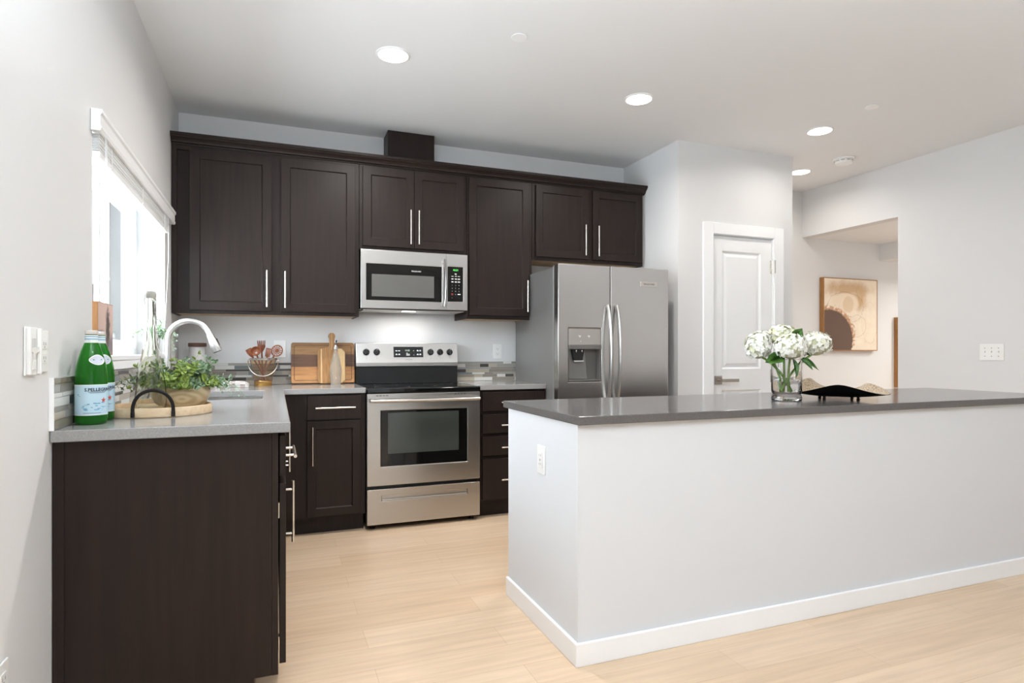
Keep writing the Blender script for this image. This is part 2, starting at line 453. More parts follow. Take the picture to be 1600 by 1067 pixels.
obj('glass_pane', BX(-0.768, -0.764, 3.4725, 3.9525, WZ0+0.0775, WZ1-0.0865), pane_m, win)
bm = prism(BM(), [(-0.807, WY0+0.0005), (L+0.0005, WY0+0.0005), (L+0.0005, WY0-0.04), (-0.590, WY0-0.04), (-0.590, WY1+0.05), (L+0.0005, WY1+0.05), (L+0.0005, WY1-0.0005), (-0.807, WY1-0.0005)], 'z', 1.1115, 1.132)
obj('window_sill', bm, white_m, win, 0.003)
obj('apron', BX(L+0.0005, L+0.014, WY0-0.02, WY1+0.03, 1.075, 1.111), white_m, win, 0.003)

# blind, raised, under its valance
bl = thing('window_blind', 'raised white slatted blind bunched under its valance above the sink window', 'blind', (L+0.016, 3.3, 1.83))
bm = BM()
prism(bm, [(L+0.001, 1.927), (L+0.030, 1.927), (L+0.034, 1.940), (L+0.030, 1.948), (L+0.030, 1.982), (L+0.036, 1.990), (L+0.036, 2.004), (L+0.001, 2.004)], 'y', 2.528, 4.235)
obj('valance', bm, white_m, bl, 0.0015)
bm = BM()
for k in range(11):
    z = 1.868+k*0.0055; s = (RND.random()-0.5)*0.004
    box(bm, L-0.030+s, L+0.020+s, WY0+0.012, WY1-0.012, z, z+0.0028)
obj('slats', bm, white_m, bl)
obj('bottom_rail', BX(L-0.030, L+0.020, WY0+0.012, WY1-0.012, 1.842, 1.866), white_m, bl, 0.003)
for y in (2.72, 3.3, 3.9):
    obj('ladder_tape', tube(BM(), [(L+0.023, y, 1.93), (L+0.024, y+0.003, 1.90), (L+0.026, y-0.002, 1.87), (L+0.024, y+0.006, 1.85), (L+0.021, y, 1.84)], 0.0016, 6), white_m, bl)
for y, zb in ((2.60, 1.626), (2.618, 1.438)):
    obj('pull_cord', tube(BM(), [(L+0.03, y, 1.93), (L+0.03, y, zb)], 0.0013, 6), white_m, bl)
    t = lathe(BM(), [(0, 0.046), (0.005, 0.046), (0.006, 0.036), (0.005, 0.026), (0.009, 0.008), (0.009, 0.0), (0, 0)], 14, (L+0.03, y, zb-0.03))
    obj('cord_tassel', t, plastic_m, bl)
obj('pull_cord', tube(BM(), [(L+0.024, 4.03, 1.93), (L+0.026, 4.02, 1.7), (L+0.02, 3.99, 1.45), (L+0.012, 3.95, 1.2), (L+0.01, 3.94, 1.136)], 0.0015, 6), white_m, bl)

# neighbours outside
nb = thing('neighbor_house', 'pale green sided house wall seen through the sink window', 'house', (-2.5, 10.5, -0.5))
bm = BM(); box(bm, -5.0, -1.95, 9.0, 12.0, -0.5, 6.0)
for z in (0.4, 2.0, 3.6): box(bm, -5.0, -1.95, 8.985, 9.0, z, z+0.012)
obj('wall', bm, green_siding, nb)
obj('corner_board', BX(-1.95, -1.83, 8.97, 12.0, -0.5, 6.0), white_m, nb)
nb = thing('neighbor_house', 'beige house wall with a white window at the left edge of the sink window view', 'house', (-4, 8.3, -0.5))
obj('wall', BX(-6.0, -1.858, 8.0, 8.6, -0.5, 6.0), beige_siding, nb)
obj('window', BX(-3.0, -1.865, 7.95, 8.0, 1.9, 3.6), white_m, nb)
gl = BX(-9, -0.9, 3, 20, -0.6, -0.5); struct('ground', gl, mat('lawn', S(120, 130, 96), 0.9))

# pantry door with casing
bm = BM()
for x0, x1, z0, z1 in ((3.067, 3.160, 0, 2.150), (3.770, 3.865, 0, 2.150), (3.160, 3.770, 2.066, 2.150)): box(bm, x0, x1, PY-0.017, PY, z0, z1)
struct('trim_1', bm, white_m, bevel=0.002)
bm = BM()
box(bm, 3.160, 3.166, PY-0.004, PY+0.11, 0, 2.066); box(bm, 3.764, 3.770, PY-0.004, PY+0.11, 0, 2.066); box(bm, 3.160, 3.770, PY-0.004, PY+0.11, 2.062, 2.066)
struct('trim_2', bm, white_m)
def panel_door(x0, x1, z0, z1, y, th, pans):
    bm = BM(); xs = sorted({x0, x1, *[p[0] for p in pans], *[p[1] for p in pans]}); zs = sorted({z0, z1, *[p[2] for p in pans], *[p[3] for p in pans]})
    V = {}
    def g(x, z, yy=0.0):
        k = (round(x, 5), round(z, 5), yy)
        if k not in V: V[k] = bm.verts.new((x, y+yy, z))
        return V[k]
    for i in range(len(xs)-1):
        for j in range(len(zs)-1):
            c = ((xs[i]+xs[i+1])/2, (zs[j]+zs[j+1])/2)
            if any(p[0] < c[0] < p[1] and p[2] < c[1] < p[3] for p in pans): continue
            bm.faces.new([g(xs[i], zs[j]), g(xs[i+1], zs[j]), g(xs[i+1], zs[j+1]), g(xs[i], zs[j+1])])
    for a, b, c, d in pans:
        prev = [g(a, c), g(b, c), g(b, d), g(a, d)]
        for ins, dep in ((0.012, 0.012), (0.024, 0.012), (0.045, 0.003)):
            cur = [bm.verts.new(p) for p in ((a+ins, y+dep, c+ins), (b-ins, y+dep, c+ins), (b-ins, y+dep, d-ins), (a+ins, y+dep, d-ins))]
            for k in range(4): bm.faces.new((prev[k], prev[(k+1)%4], cur[(k+1)%4], cur[k]))
            prev = cur
        bm.faces.new(prev)
    c = [bm.verts.new(p) for p in ((x0, y+th, z0), (x1, y+th, z0), (x1, y+th, z1), (x0, y+th, z1))]
    bm.faces.new(c[::-1])
    f = [g(x0, z0), g(x1, z0), g(x1, z1), g(x0, z1)]
    for k in range(4): bm.faces.new((f[k], c[k], c[(k+1)%4], f[(k+1)%4]))
    return bm
D1 = struct('door_1', panel_door(3.169, 3.761, 0.012, 2.054, PY+0.012, 0.035, [(3.266, 3.652, 1.012, 1.942), (3.266, 3.652, 0.20, 0.846)]), white_m)
bm = BM(); box(bm, 3.190, 3.258, PY+0.002, PY+0.0115, 0.893, 0.961); tube(bm, [(3.224, PY+0.004, 0.925), (3.224, PY-0.045, 0.925)], 0.011, 14)
box(bm, 3.213, 3.375, PY-0.056, PY-0.042, 0.913, 0.937)
obj('door_handle', bm, mat('satin_nickel', S(178, 170, 162), 0.35, 1.0), D1, 0.002)
for z in (1.785, 0.9, 0.2):
    bm = BM(); tube(bm, [(3.765, PY+0.004, z), (3.765, PY+0.004, z+0.105)], 0.0065, 10); box(bm, 3.748, 3.764, PY+0.009, PY+0.0118, z, z+0.105); box(bm, 3.766, 3.778, PY-0.0195, PY-0.0172, z, z+0.105)
    obj('hinge', bm, nickel_m, D1)

# ------------------------------------------------------------------ wall cabinets
UF, UD = 4.292, 4.272
def wall_cab(label, x0, x1, z0, doors):
    t = thing('wall_cabinet', label, 'cabinet', ((x0+x1)/2, UF+0.15, z0), group='espresso wall cabinets')
    bm = BM(); box(bm, x0, x1, UF+0.02, YB-0.002, z0+0.018, 2.44)
    obj('body', bm, esp_m, t)
    bm = BM(); f = 0.028       # face frame, drawn as a rectangular ring
    for a, b, c, d in ((x0, x0+f, z0, 2.44), (x1-f, x1, z0, 2.44), (x0+f, x1-f, z0, z0+f), (x0+f, x1-f, 2.44-f, 2.44)): box(bm, a, b, UF, UF+0.02, c, d)
    if len(doors) > 1:
        mid = (doors[0][1]+doors[1][0])/2; box(bm, mid-0.03, mid+0.03, UF, UF+0.02, z0+f, 2.44-f)
    for a, b in ((x0, x0+0.012), (x1-0.012, x1)): box(bm, a, b, UF+0.02, YB-0.002, z0, z0+0.018)
    obj('face_frame', bm, esp_m, t)
    obj('bottom_panel', BX(x0+0.012, x1-0.012, UF+0.02, YB-0.003, z0+0.005, z0+0.0175), under_m, t)['label'] = 'pale maple underside'
    for u0, u1, c0, c1, h in doors: door(t, u0, u1, c0, c1, UD, h)
    return t
wall_cab('tall two-door dark brown wall cabinet in the corner beside the sink window', -0.604, 0.534, 1.389,
         [(-0.502, -0.025, 1.410, 2.417, (-0.053, 1.437, -0.053, 1.675)), (0.032, 0.508, 1.411, 2.420, (0.058, 1.434, 0.058, 1.673))])
wall_cab('short two-door dark brown wall cabinet directly above the microwave', 0.538, 1.303, 1.856,
         [(0.559, 0.914, 1.880, 2.428, (0.886, 1.903, 0.886, 2.144)), (0.918, 1.282, 1.880, 2.428, (0.944, 1.905, 0.944, 2.144))])
wall_cab('tall single-door dark brown wall cabinet between microwave and fridge', 1.307, 1.828, 1.390,
         [(1.324, 1.803, 1.416, 2.428, (1.776, 1.448, 1.776, 1.687))])
wall_cab('short two-door dark brown wall cabinet over the refrigerator', 1.832, 2.820, 1.852,
         [(1.857, 2.310, 1.878, 2.428, (2.270, 1.904, 2.270, 2.145)), (2.350, 2.801, 1.878, 2.428, (2.386, 1.903, 2.386, 2.144))])
prof = [(UF+0.02, 2.4405), (UF-0.006, 2.4405), (UF-0.008, 2.448), (UF-0.020, 2.451), (UF-0.022, 2.460), (UF-0.030, 2.470), (UF-0.044, 2.480), (UF-0.046, 2.486), (UF-0.052, 2.488), (UF-0.052, 2.506), (UF+0.02, 2.506)]
bm = prism(BM(), prof, 'x', -0.605, 2.839)
tag(obj('crown_molding', bm, esp_m, None, 0.0015), 'dark brown stepped crown molding running along the tops of the wall cabinets', 'molding')
tag(obj('duct_cover', BX(0.757, 1.100, 4.43, YB-0.001, 2.4405, ZC-0.001), esp_m, None, 0.002), 'dark brown boxed vent duct cover between cabinet tops and ceiling', 'duct cover')

# ------------------------------------------------------------------ base cabinets and worktops
BF, BD = 3.995, 3.975
t = thing('base_cabinet', 'dark base cabinet with one drawer over one door left of the range', 'cabinet', (0.29, 4.3, 0), group='espresso base cabinets')
bm = BM(); box(bm, 0.009, 0.536, BF, YB-0.003, 0.108, CT-0.036)
obj('body', bm, esp_m, t)
obj('toe_kick', BX(0.009, 0.532, BF+0.055, BF+0.075, 0, 0.107), esp_m, t)
door(t, 0.184, 0.509, 0.722, 0.870, BD, (0.230, 0.797, 0.471, 0.797), name='drawer', flat=True)
door(t, 0.182, 0.506, 0.118, 0.714, BD, (0.212, 0.442, 0.212, 0.682), rail=0.05)
t = thing('drawer_cabinet', 'dark four-drawer base cabinet between range and refrigerator', 'cabinet', (1.58, 4.3, 0), group='espresso base cabinets')
obj('body', BX(1.309, 1.803, BF, YB-0.003, 0.108, CT-0.036), esp_m, t)
obj('toe_kick', BX(1.309, 1.803, BF+0.055, BF+0.075, 0, 0.107), esp_m, t)
for z0, z1 in ((0.739, 0.868), (0.584, 0.714), (0.430, 0.560), (0.127, 0.405)):
    z = z0+0.056 if z1 < 0.8 else 0.797
    if z0 < 0.2: z = 0.262
    door(t, 1.326, 1.795, z0, z1, BD, (1.455, z, 1.695, z), name='drawer', flat=True)
# left run
YN = 2.137
t = thing('base_cabinet', 'dark base cabinet with finished end panel at the near end of the sink run', 'cabinet', (-0.3, 2.37, 0), group='espresso base cabinets')
bm = BM(); box(bm, L+0.002, -0.012, YN+0.018, 2.60, 0.09, CT-0.036)
obj('body', bm, esp_m, t)
bm = prism(BM(), [(L+0.012, 0), (-0.066, 0), (-0.066, 0.089), (-0.012, 0.089), (-0.012, CT-0.036), (L+0.012, CT-0.036)], 'y', YN, YN+0.018)
obj('end_panel', bm, esp_m, t, 0.0012)
obj('face_frame', BX(-0.0118, 0.0078, YN-0.001, 2.60, 0.089, CT-0.036), esp_m, t, 0.001)
obj('scribe_strip', BX(L+0.002, L+0.030, YN-0.006, YN-0.0002, 0, CT-0.036), esp_m, t, 0.001)
obj('toe_kick', BX(-0.083, -0.0665, YN+0.019, 2.60, 0, 0.0895), esp_m, t)
dd = door(t, YN+0.012, 2.585, 0.735, 0.868, 0.0315, (2.235, 0.785, 2.475, 0.785), '+x', True, 'drawer')
dd = door(t, YN+0.012, 2.585, 0.118, 0.712, 0.0315, (2.545, 0.40, 2.545, 0.64), '+x')
for z in (0.16, 0.60):
    bm = BM(); box(bm, 0.0082, 0.0112, YN+0.004, YN+0.03, z, z+0.05); tube(bm, [(0.0097, YN+0.006, z+0.005), (0.0097, YN+0.006, z+0.045)], 0.002, 8)
    obj('hinge', bm, nickel_m, dd)
t = thing('sink_cabinet', 'dark two-door base cabinet under the sink', 'cabinet', (-0.3, 3.3, 0), group='espresso base cabinets')
bm = BM(); box(bm, -0.0118, 0.0078, 2.603, BF, 0.089, CT-0.036); box(bm, L+0.002, -0.012, 2.603, 2.62, 0.09, CT-0.036)
box(bm, L+0.002, -0.012, 3.975, YB-0.003, 0.09, CT-0.036); box(bm, L+0.002, -0.012, 2.62, 3.975, 0.09, 0.108)
obj('body', bm, esp_m, t)
obj('toe_kick', BX(-0.083, -0.0665, 2.603, BF, 0, 0.0885), esp_m, t)
door(t, 2.63, 3.27, 0.118, 0.868, 0.0315, (3.225, 0.55, 3.225, 0.79), '+x')
door(t, 3.28, 3.90, 0.118, 0.868, 0.0315, (2.92+0.42, 0.55, 2.92+0.42, 0.79), '+x')

SX0, SX1, SY0, SY1 = -0.47, -0.062, 3.215, 3.90
YCN, XCL, YCF = 2.110, 0.0448, 3.970
xs = [L+0.002, SX0, SX1, XCL, 0.538]; ys = [YCN, SY0, SY1, YCF, YB-0.002]
def ins(x, y):
    if SX0 < x < SX1 and SY0 < y < SY1: return False
    return x < XCL or y > YCF
tag(obj('worktop', plate(BM(), xs, ys, ins, CT-0.034, CT), quartz_m, None, 0.003), 'L-shaped grey quartz worktop around the sink', 'worktop', 'grey quartz worktops')
tag(obj('worktop', BX(1.306, 1.804, YCF, YB-0.002, CT-0.034, CT), quartz_m, None, 0.003), 'short grey quartz worktop between range and refrigerator', 'worktop', 'grey quartz worktops')
# sink
t = thing('kitchen_sink', 'stainless undermount sink set in the grey worktop below the window', 'sink', ((SX0+SX1)/2, (SY0+SY1)/2, CT-0.235))
bm = BM(); z1, z0 = CT-0.0345, CT-0.235
A = [bm.verts.new((x, y, z1)) for x, y in rrect(SX0-0.012, SX1+0.012, SY0-0.012, SY1+0.012, 0.03)]
B = [bm.verts.new((x, y, z1)) for x, y in rrect(SX0+0.004, SX1-0.004, SY0+0.004, SY1-0.004, 0.03)]
C = [bm.verts.new((x, y, z0+0.02)) for x, y in rrect(SX0+0.012, SX1-0.012, SY0+0.012, SY1-0.012, 0.03)]
D = [bm.verts.new((x, y, z0)) for x, y in rrect(SX0+0.032, SX1-0.032, SY0+0.032, SY1-0.032, 0.03)]
for p, q in ((A, B), (B, C), (C, D)):
    for k in range(len(p)): bm.faces.new((p[k], p[(k+1)%len(p)], q[(k+1)%len(p)], q[k]))
bm.faces.new(D)
obj('basin', bm, steel_m, t, smooth=False)
obj('drain', lathe(BM(), [(0, 0.004), (0.03, 0.004), (0.042, 0.006), (0.045, 0.001)], 24, (-0.27, 3.56, z0)), chrome_m, t)
# faucet
FX, FYY = -0.508, 3.50
t = thing('kitchen_faucet', 'tall gooseneck pull-down faucet in satin metal behind the sink', 'faucet', (FX, FYY, CT))
bm = lathe(BM(), [(0, 0), (0.028, 0), (0.028, 0.006), (0.022, 0.012), (0.021, 0.07), (0.017, 0.085), (0, 0.085)], 28, (FX, FYY, CT))
obj('base', bm, faucet_m, t)
pts = [(FX, FYY, CT+0.08), (FX, FYY, CT+0.282)]; rad = 0.097; cz = CT+0.290
for k in range(1, 19):
    a = pi*k/18*0.9; pts.append((FX+rad-rad*cos(a), FYY, cz+rad*sin(a)*1.0))
obj('spout', tube(BM(), pts, 0.0145, 18), faucet_m, t)
e = Vector(pts[-1]); dr = (e-Vector(pts[-2])).normalized()
sp = [e+dr*q for q in (0, 0.006, 0.05, 0.092, 0.096)]
hd = obj('spray_head', tube(BM(), sp, [0.0152, 0.0170, 0.0215, 0.0255, 0.024], 20), faucet_m, t)
bm = BM(); side = Vector((1, 0, 0)) - dr*dr.x; side.normalize()
q = e+dr*0.052+side*0.0190; tube(bm, [q-dr*0.02, q+dr*0.018], 0.0055, 10)
obj('button', bm, blackp_m, hd)
obj('nozzle', tube(BM(), [e+dr*0.0962, e+dr*0.099], 0.0195, 20), blackp_m, hd)
bm = BM(); tube(bm, [(FX, FYY, CT+0.05), (FX, FYY-0.035, CT+0.052)], 0.010, 12); tube(bm, [(FX, FYY-0.035, CT+0.052), (FX+0.01, FYY-0.075, CT+0.095)], [0.007, 0.005], 10)
obj('lever', bm, faucet_m, t)

# mosaic backsplashes
def splash(label, length, place, seed, ends=True):
    """mosaic strip 0.152 high; place(u, depth, z)"""
    r = random.Random(seed); bm = BM(); H = 0.152
    def bx(u0, u1, d0, d1, z0, z1, mi):
        vs = [bm.verts.new(place(*p)) for p in ((u0,d0,z0),(u1,d0,z0),(u1,d1,z0),(u0,d1,z0),(u0,d0,z1),(u1,d0,z1),(u1,d1,z1),(u0,d1,z1))]
        for f in ((0,3,2,1),(4,5,6,7),(0,1,5,4),(1,2,6,5),(2,3,7,6),(3,0,4,7)): bm.faces.new([vs[i] for i in f]).material_index = mi
    bx(0, length, 0.0, 0.0095, 0.0005, H, 0)
    z = 0.003
    for h in (0.025, 0.022, 0.0125, 0.0255, 0.0125, 0.0245, 0.015):
        u = 0.003-r.random()*0.08
        while u < length-0.004:
            ln = r.choice((0.07, 0.1, 0.12, 0.15, 0.19)); a, b = max(u, 0.003), min(u+ln, length-0.003)
            mi = r.choice((1, 1, 2, 2, 1, 5, 6, 6, 3, 4)) if h > 0.02 else r.choice((1, 3, 4, 1, 3, 5, 2))
            if b-a > 0.008: bx(a, b, 0.0094, 0.0118, z, z+h, mi)
            u += ln+0.0018
        z += h+0.0018
    o = obj('tile_backsplash', bm, [grout_m]+TILES)
    return tag(o, label, 'backsplash', 'mosaic tile backsplashes')
splash('mosaic strip tile backsplash on the left wall under the sink window', YB-0.014-YCN, lambda u, d, z: (L+0.0005+d, YCN+u, CT+z), 3)
splash('mosaic strip tile backsplash behind utensil bucket and cutting boards', 0.536-L-0.016, lambda u, d, z: (L+0.0145+u, YB-0.0005-d, CT+z), 5)
splash('short mosaic strip tile backsplash right of the range', 0.543, lambda u, d, z: (1.309+u, YB-0.0005-d, CT+z), 11)
tag(obj('edge_trim', BX(L+0.0005, L+0.0125, YCN-0.003, YCN-0.0004, CT, CT+0.154), white_m), 'white edge strip closing the near end of the sink wall tiles', 'trim')

# ------------------------------------------------------------------ range
RX, RW = 0.5412, 0.7604
RXE = RX+RW; RF = 3.9547
t = thing('electric_range', 'stainless freestanding electric range with black glass cooktop and five knobs', 'range', (RX+RW/2, 4.28, 0))
bm = BM(); box(bm, RX, RXE, RF+0.034, 4.585, 0.032, 0.880)
obj('body', bm, blackp_m, t, 0.002)
bm = BM(); box(bm, RX-0.001, RXE+0.001, RF-0.006, 4.505, 0.8825, 0.913)
ct = obj('cooktop', bm, black_m, t, 0.006, 3)
bm = BM()
for x, y, r in ((0.73, 4.10, 0.115), (1.11, 4.10, 0.09), (0.73, 4.36, 0.08), (1.11, 4.36, 0.105)):
    lathe(bm, [(r, 0.9133), (r+0.003, 0.9133)], 48, (x, y, 0)); 
obj_each('burner_ring', bm, greyprint_m, ct)
# oven door with window
bm = BM(); z0, z1 = 0.285, 0.877; wx0, wx1, wz0, wz1 = 0.629, 1.212, 0.405, 0.770
def ringdoor(bm, x0, x1, z0, z1, a, b, c, d, y, th, dep=0.004):
    O = [bm.verts.new(p) for p in ((x0,y,z0),(x1,y,z0),(x1,y,z1),(x0,y,z1))]
    I = [bm.verts.new(p) for p in ((a,y,c),(b,y,c),(b,y,d),(a,y,d))]
    J = [bm.verts.new(p) for p in ((a+0.002,y+dep,c+0.002),(b-0.002,y+dep,c+0.002),(b-0.002,y+dep,d-0.002),(a+0.002,y+dep,d-0.002))]
    K = [bm.verts.new(p) for p in ((x0,y+th,z0),(x1,y+th,z0),(x1,y+th,z1),(x0,y+th,z1))]
    for A, B in ((K, O), (O, I), (I, J)):
        for k in range(4): bm.faces.new((A[k], A[(k+1)%4], B[(k+1)%4], B[k]))
    bm.faces.new(J); bm.faces.new(K[::-1])
    return bm
od = obj('oven_door', ringdoor(bm, RX+0.002, RXE-0.002, z0, z1, wx0, wx1, wz0, wz1, RF, 0.033), steel_m, t, 0.003)
dw = obj('door_window', BX(wx0+0.003, wx1-0.003, RF+0.001, RF+0.0038, wz0+0.003, wz1-0.003), black_m, od)
obj('viewing_glass', BX(0.676, 1.150, RF+0.0004, RF+0.0009, 0.488, 0.752), ovenglass_m, od)
bm = BM(); hp = []
for k in range(15):
    s = -1+2*k/14; hp.append((RX+RW/2+s*0.362, RF-0.045-0.012*(1-s*s), 0.834))
tube(bm, hp, 0.017, 12, flat=(1.0, 0.75))
for x in (RX+0.03, RXE-0.03): box(bm, x-0.012, x+0.012, RF-0.05, RF+0.002, 0.822, 0.846)
obj('handle', bm, steel_m, od, smooth=False)
bm = BM()
for x0 in (0.60, 1.12):
    for k in range(4): box(bm, x0+k*0.021, x0+k*0.021+0.015, RF-0.0006, RF+0.001, 0.863, 0.867)
obj_each('vent_slot', bm, blackp_m, od)
sd = obj('storage_drawer', ringdoor(BM(), RX+0.002, RXE-0.002, 0.035, 0.262, 0.634, 1.212, 0.184, 0.222, RF, 0.034, 0.016), steel_m, t, 0.003)
obj('grip_lip', BX(0.637, 1.209, RF+0.002, RF+0.010, 0.186, 0.196), steel_m, sd, 0.002)
for x in (RX+0.045, RXE-0.045):
    for y in (RF+0.06, 4.5): obj('foot', lathe(BM(), [(0, 0), (0.018, 0), (0.018, 0.008), (0.008, 0.012), (0.008, 0.0335), (0, 0.0335)], 16, (x, y, 0)), blackp_m, t)
# backguard
gy = lambda z: 4.500+(z-1.068)/(1.2125-1.068)*0.028
bm = prism(BM(), [(4.498, 1.040), (gy(1.068)-0.002, 1.068), (gy(1.2125)-0.002, 1.2125), (4.575, 1.2125), (4.590, 1.20), (4.590, 1.040)], 'x', RX, RXE)
cp = obj('control_panel', bm, steel_m, t, 0.003)
obj('rear_riser', BX(RX+0.001, RXE-0.001, 4.508, 4.59, 0.9135, 1.0395), blackp_m, t, 0.002)
# display strip lies on the slanted face
def onslant(x, z, off): return Vector((x, gy(z)-0.002-off, z))
def slab(bm, x0, x1, z0, z1, a, b, mi=0):
    vs = [bm.verts.new(onslant(*p)) for p in ((x0,z0,a),(x1,z0,a),(x1,z1,a),(x0,z1,a),(x0,z0,b),(x1,z0,b),(x1,z1,b),(x0,z1,b))]
    for f in ((0,1,2,3),(7,6,5,4),(0,4,5,1),(1,5,6,2),(2,6,7,3),(3,7,4,0)): bm.faces.new([vs[i] for i in f]).material_index = mi
bm = BM(); slab(bm, 0.806, 1.040, 1.101, 1.190, 0.0003, 0.0022, 1); slab(bm, 0.812, 1.034, 1.107, 1.185, 0.0021, 0.0030, 0)
ds = obj('display', bm, [black_m, steel_m], cp, 0.0008)
bm = BM()
for x, z in ((0.826, 1.152), (0.846, 1.152), (0.826, 1.124), (0.846, 1.124), (0.985, 1.152), (1.004, 1.152), (0.985, 1.124), (1.004, 1.124)):
    slab(bm, x, x+0.014, z, z+0.006, 0.0031, 0.0036)
    if z < 1.14 or x > 0.9: slab(bm, x+0.003, x+0.011, z+0.0065, z+0.010, 0.0031, 0.0036)
for z in (1.144, 1.136, 1.128): slab(bm, 0.905, 0.917 if z > 1.14 else 0.932, z-0.008, z-0.004, 0.0031, 0.0036)
for z, s in ((1.154, 1), (1.126, -1)):
    vs = [bm.verts.new(onslant(0.962+a, z+s*b, 0.0034)) for a, b in ((-0.005, 0), (0.005, 0), (0, 0.006))]; bm.faces.new(vs)
obj_each('button_print', bm, print_m, ds)
text = text_bm(BM(), '10:31', 0.017, lambda u, v: onslant(0.915+u, 1.152+v, 0.0034))
obj('clock_digits', text, mat('pale_led', S(190, 210, 190), 0.5, emit=S(190, 220, 190), estr=0.5), ds)
obj('brand_print', text_bm(BM(), 'FRIGIDAIRE', 0.010, lambda u, v: onslant(0.925+u, 1.087+v, 0.0006)), greyprint_m, cp)
for i, x in enumerate((0.614, 0.689, 1.091, 1.165, 1.239)):
    bm = BM(); c = onslant(x, 1.1449, 0.0); nrm = Vector((0, -1, 0.19)).normalized()
    tube(bm, [c, c+nrm*0.006], 0.024, 24); tube(bm, [c+nrm*0.006, c+nrm*0.022], [0.0205, 0.018], 24)
    up = Vector((0, 0.19, 1)).normalized(); tube(bm, [c+nrm*0.024-up*0.021, c+nrm*0.024+up*0.021], 0.0065, 8)
    kb = obj('knob', bm, blackp_m, cp, 0.001)
    obj('knob_mark', tube(BM(), [c+nrm*0.0312+up*0.010, c+nrm*0.0312+up*0.020], 0.0012, 6), print_m, kb)
    bm = BM(); slab(bm, x-0.004, x+0.004, 1.108, 1.110, 0.0002, 0.0006); slab(bm, x-0.002, x+0.002, 1.096, 1.099, 0.0002, 0.0006)
    obj_each('dial_print', bm, greyprint_m, cp)

# ------------------------------------------------------------------ microwave
MF, MZ0, MZ1 = 4.2487, 1.448, 1.851
t = thing('microwave', 'stainless over-the-range microwave with black window and keypad', 'microwave', (RX+RW/2, 4.43, MZ0))
obj('body', BX(RX+0.002, RXE-0.002, MF+0.026, YB-0.003, MZ0-0.004, MZ1), blackp_m, t, 0.002)
ms = 1.146
md_ = obj('door', ringdoor(BM(), RX, ms-0.001, MZ0, MZ1, 0.576, 1.112, 1.502, 1.757, MF, 0.025, 0.002), steel_m, t, 0.003)
obj('door_window', BX(0.578, 1.110, MF+0.0002, MF+0.0019, 1.504, 1.755), black_m, md_)
obj('viewing_screen', BX(0.615, 1.053, MF-0.0004, MF+0.0001, 1.530, 1.684), mat('microwave_screen', S(96, 95, 92), 0.15, spec=0.7), md_)
obj('brand_print', text_bm(BM(), 'FRIGIDAIRE', 0.0135, lambda u, v: (0.925+u, MF-0.0002, 1.710+v)), print_m, md_)
hp = []
for k in range(17):
    s = -1+2*k/16; hp.append((1.124, MF-0.016-0.030*(1-s*s), 1.640+s*0.165))
bm = tube(BM(), hp, 0.019, 12, flat=(1.0, 0.35))
for z in (1.49, 1.79): box(bm, 1.112, 1.136, MF-0.026, MF+0.001, z-0.012, z+0.012)
obj('handle', bm, steel_m, md_)
pn = obj('control_panel', ringdoor(BM(), ms+0.001, RXE, MZ0, MZ1, 1.152, 1.270, 1.508, 1.762, MF, 0.025, 0.002), steel_m, t, 0.003)
obj('keypad', BX(1.154, 1.268, MF+0.0002, MF+0.0019, 1.510, 1.760), black_m, pn)
obj('clock_digits', text_bm(BM(), '10:31', 0.019, lambda u, v: (1.212+u, MF-0.0002, 1.731+v)), green_led_m, pn)
bm = BM()
def pr(bm, x0, x1, z0, z1, mi=0): box(bm, x0, x1, MF-0.0004, MF+0.0001, z0, z1, mi)
pr(bm, 1.205, 1.219, 1.708, 1.713); pr(bm, 1.209, 1.219, 1.703, 1.706)
for rw, z in enumerate((1.690, 1.669, 1.648)):
    for x in (1.180, 1.206, 1.229): pr(bm, x, x+0.016, z, z+(0.004 if rw == 0 else 0.008))
obj_each('button_print', bm, print_m, pn)
bm = BM()
for n, (x, z) in zip('1234567890', [(x, z) for z in (1.624, 1.602, 1.580) for x in (1.186, 1.212, 1.237)]+[(1.212, 1.558)]):
    text_bm(bm, n, 0.0105, lambda u, v: (x+u, MF-0.0003, z+v))
text_bm(bm, '+', 0.010, lambda u, v: (1.186+u, MF-0.0003, 1.534+v)); text_bm(bm, '-', 0.010, lambda u, v: (1.237+u, MF-0.0003, 1.534+v))
pr(bm, 1.228, 1.248, 1.559, 1.566)
obj_each('key_digit', bm, print_m, pn)
bm = BM(); pr(bm, 1.179, 1.195, 1.563, 1.568); pr(bm, 1.181, 1.193, 1.556, 1.560)
obj_each('stop_key', bm, redprint_m, pn)
bm = BM(); box(bm, RX+0.02, RXE-0.02, MF+0.03, YB-0.05, MZ0-0.012, MZ0-0.0045)
obj('vent_underside', bm, steel_m, t, 0.002)
ll = obj('lamp_lens', BX(0.84, 0.93, MF+0.05, MF+0.10, MZ0-0.0145, MZ0-0.0125), lens_m, t)
lo = area('cooktop_lamp', (0.9, 4.45, MZ0-0.02), (0, 0, 0), 0.4, 0.08, 0.8, (1, 0.97, 0.93))

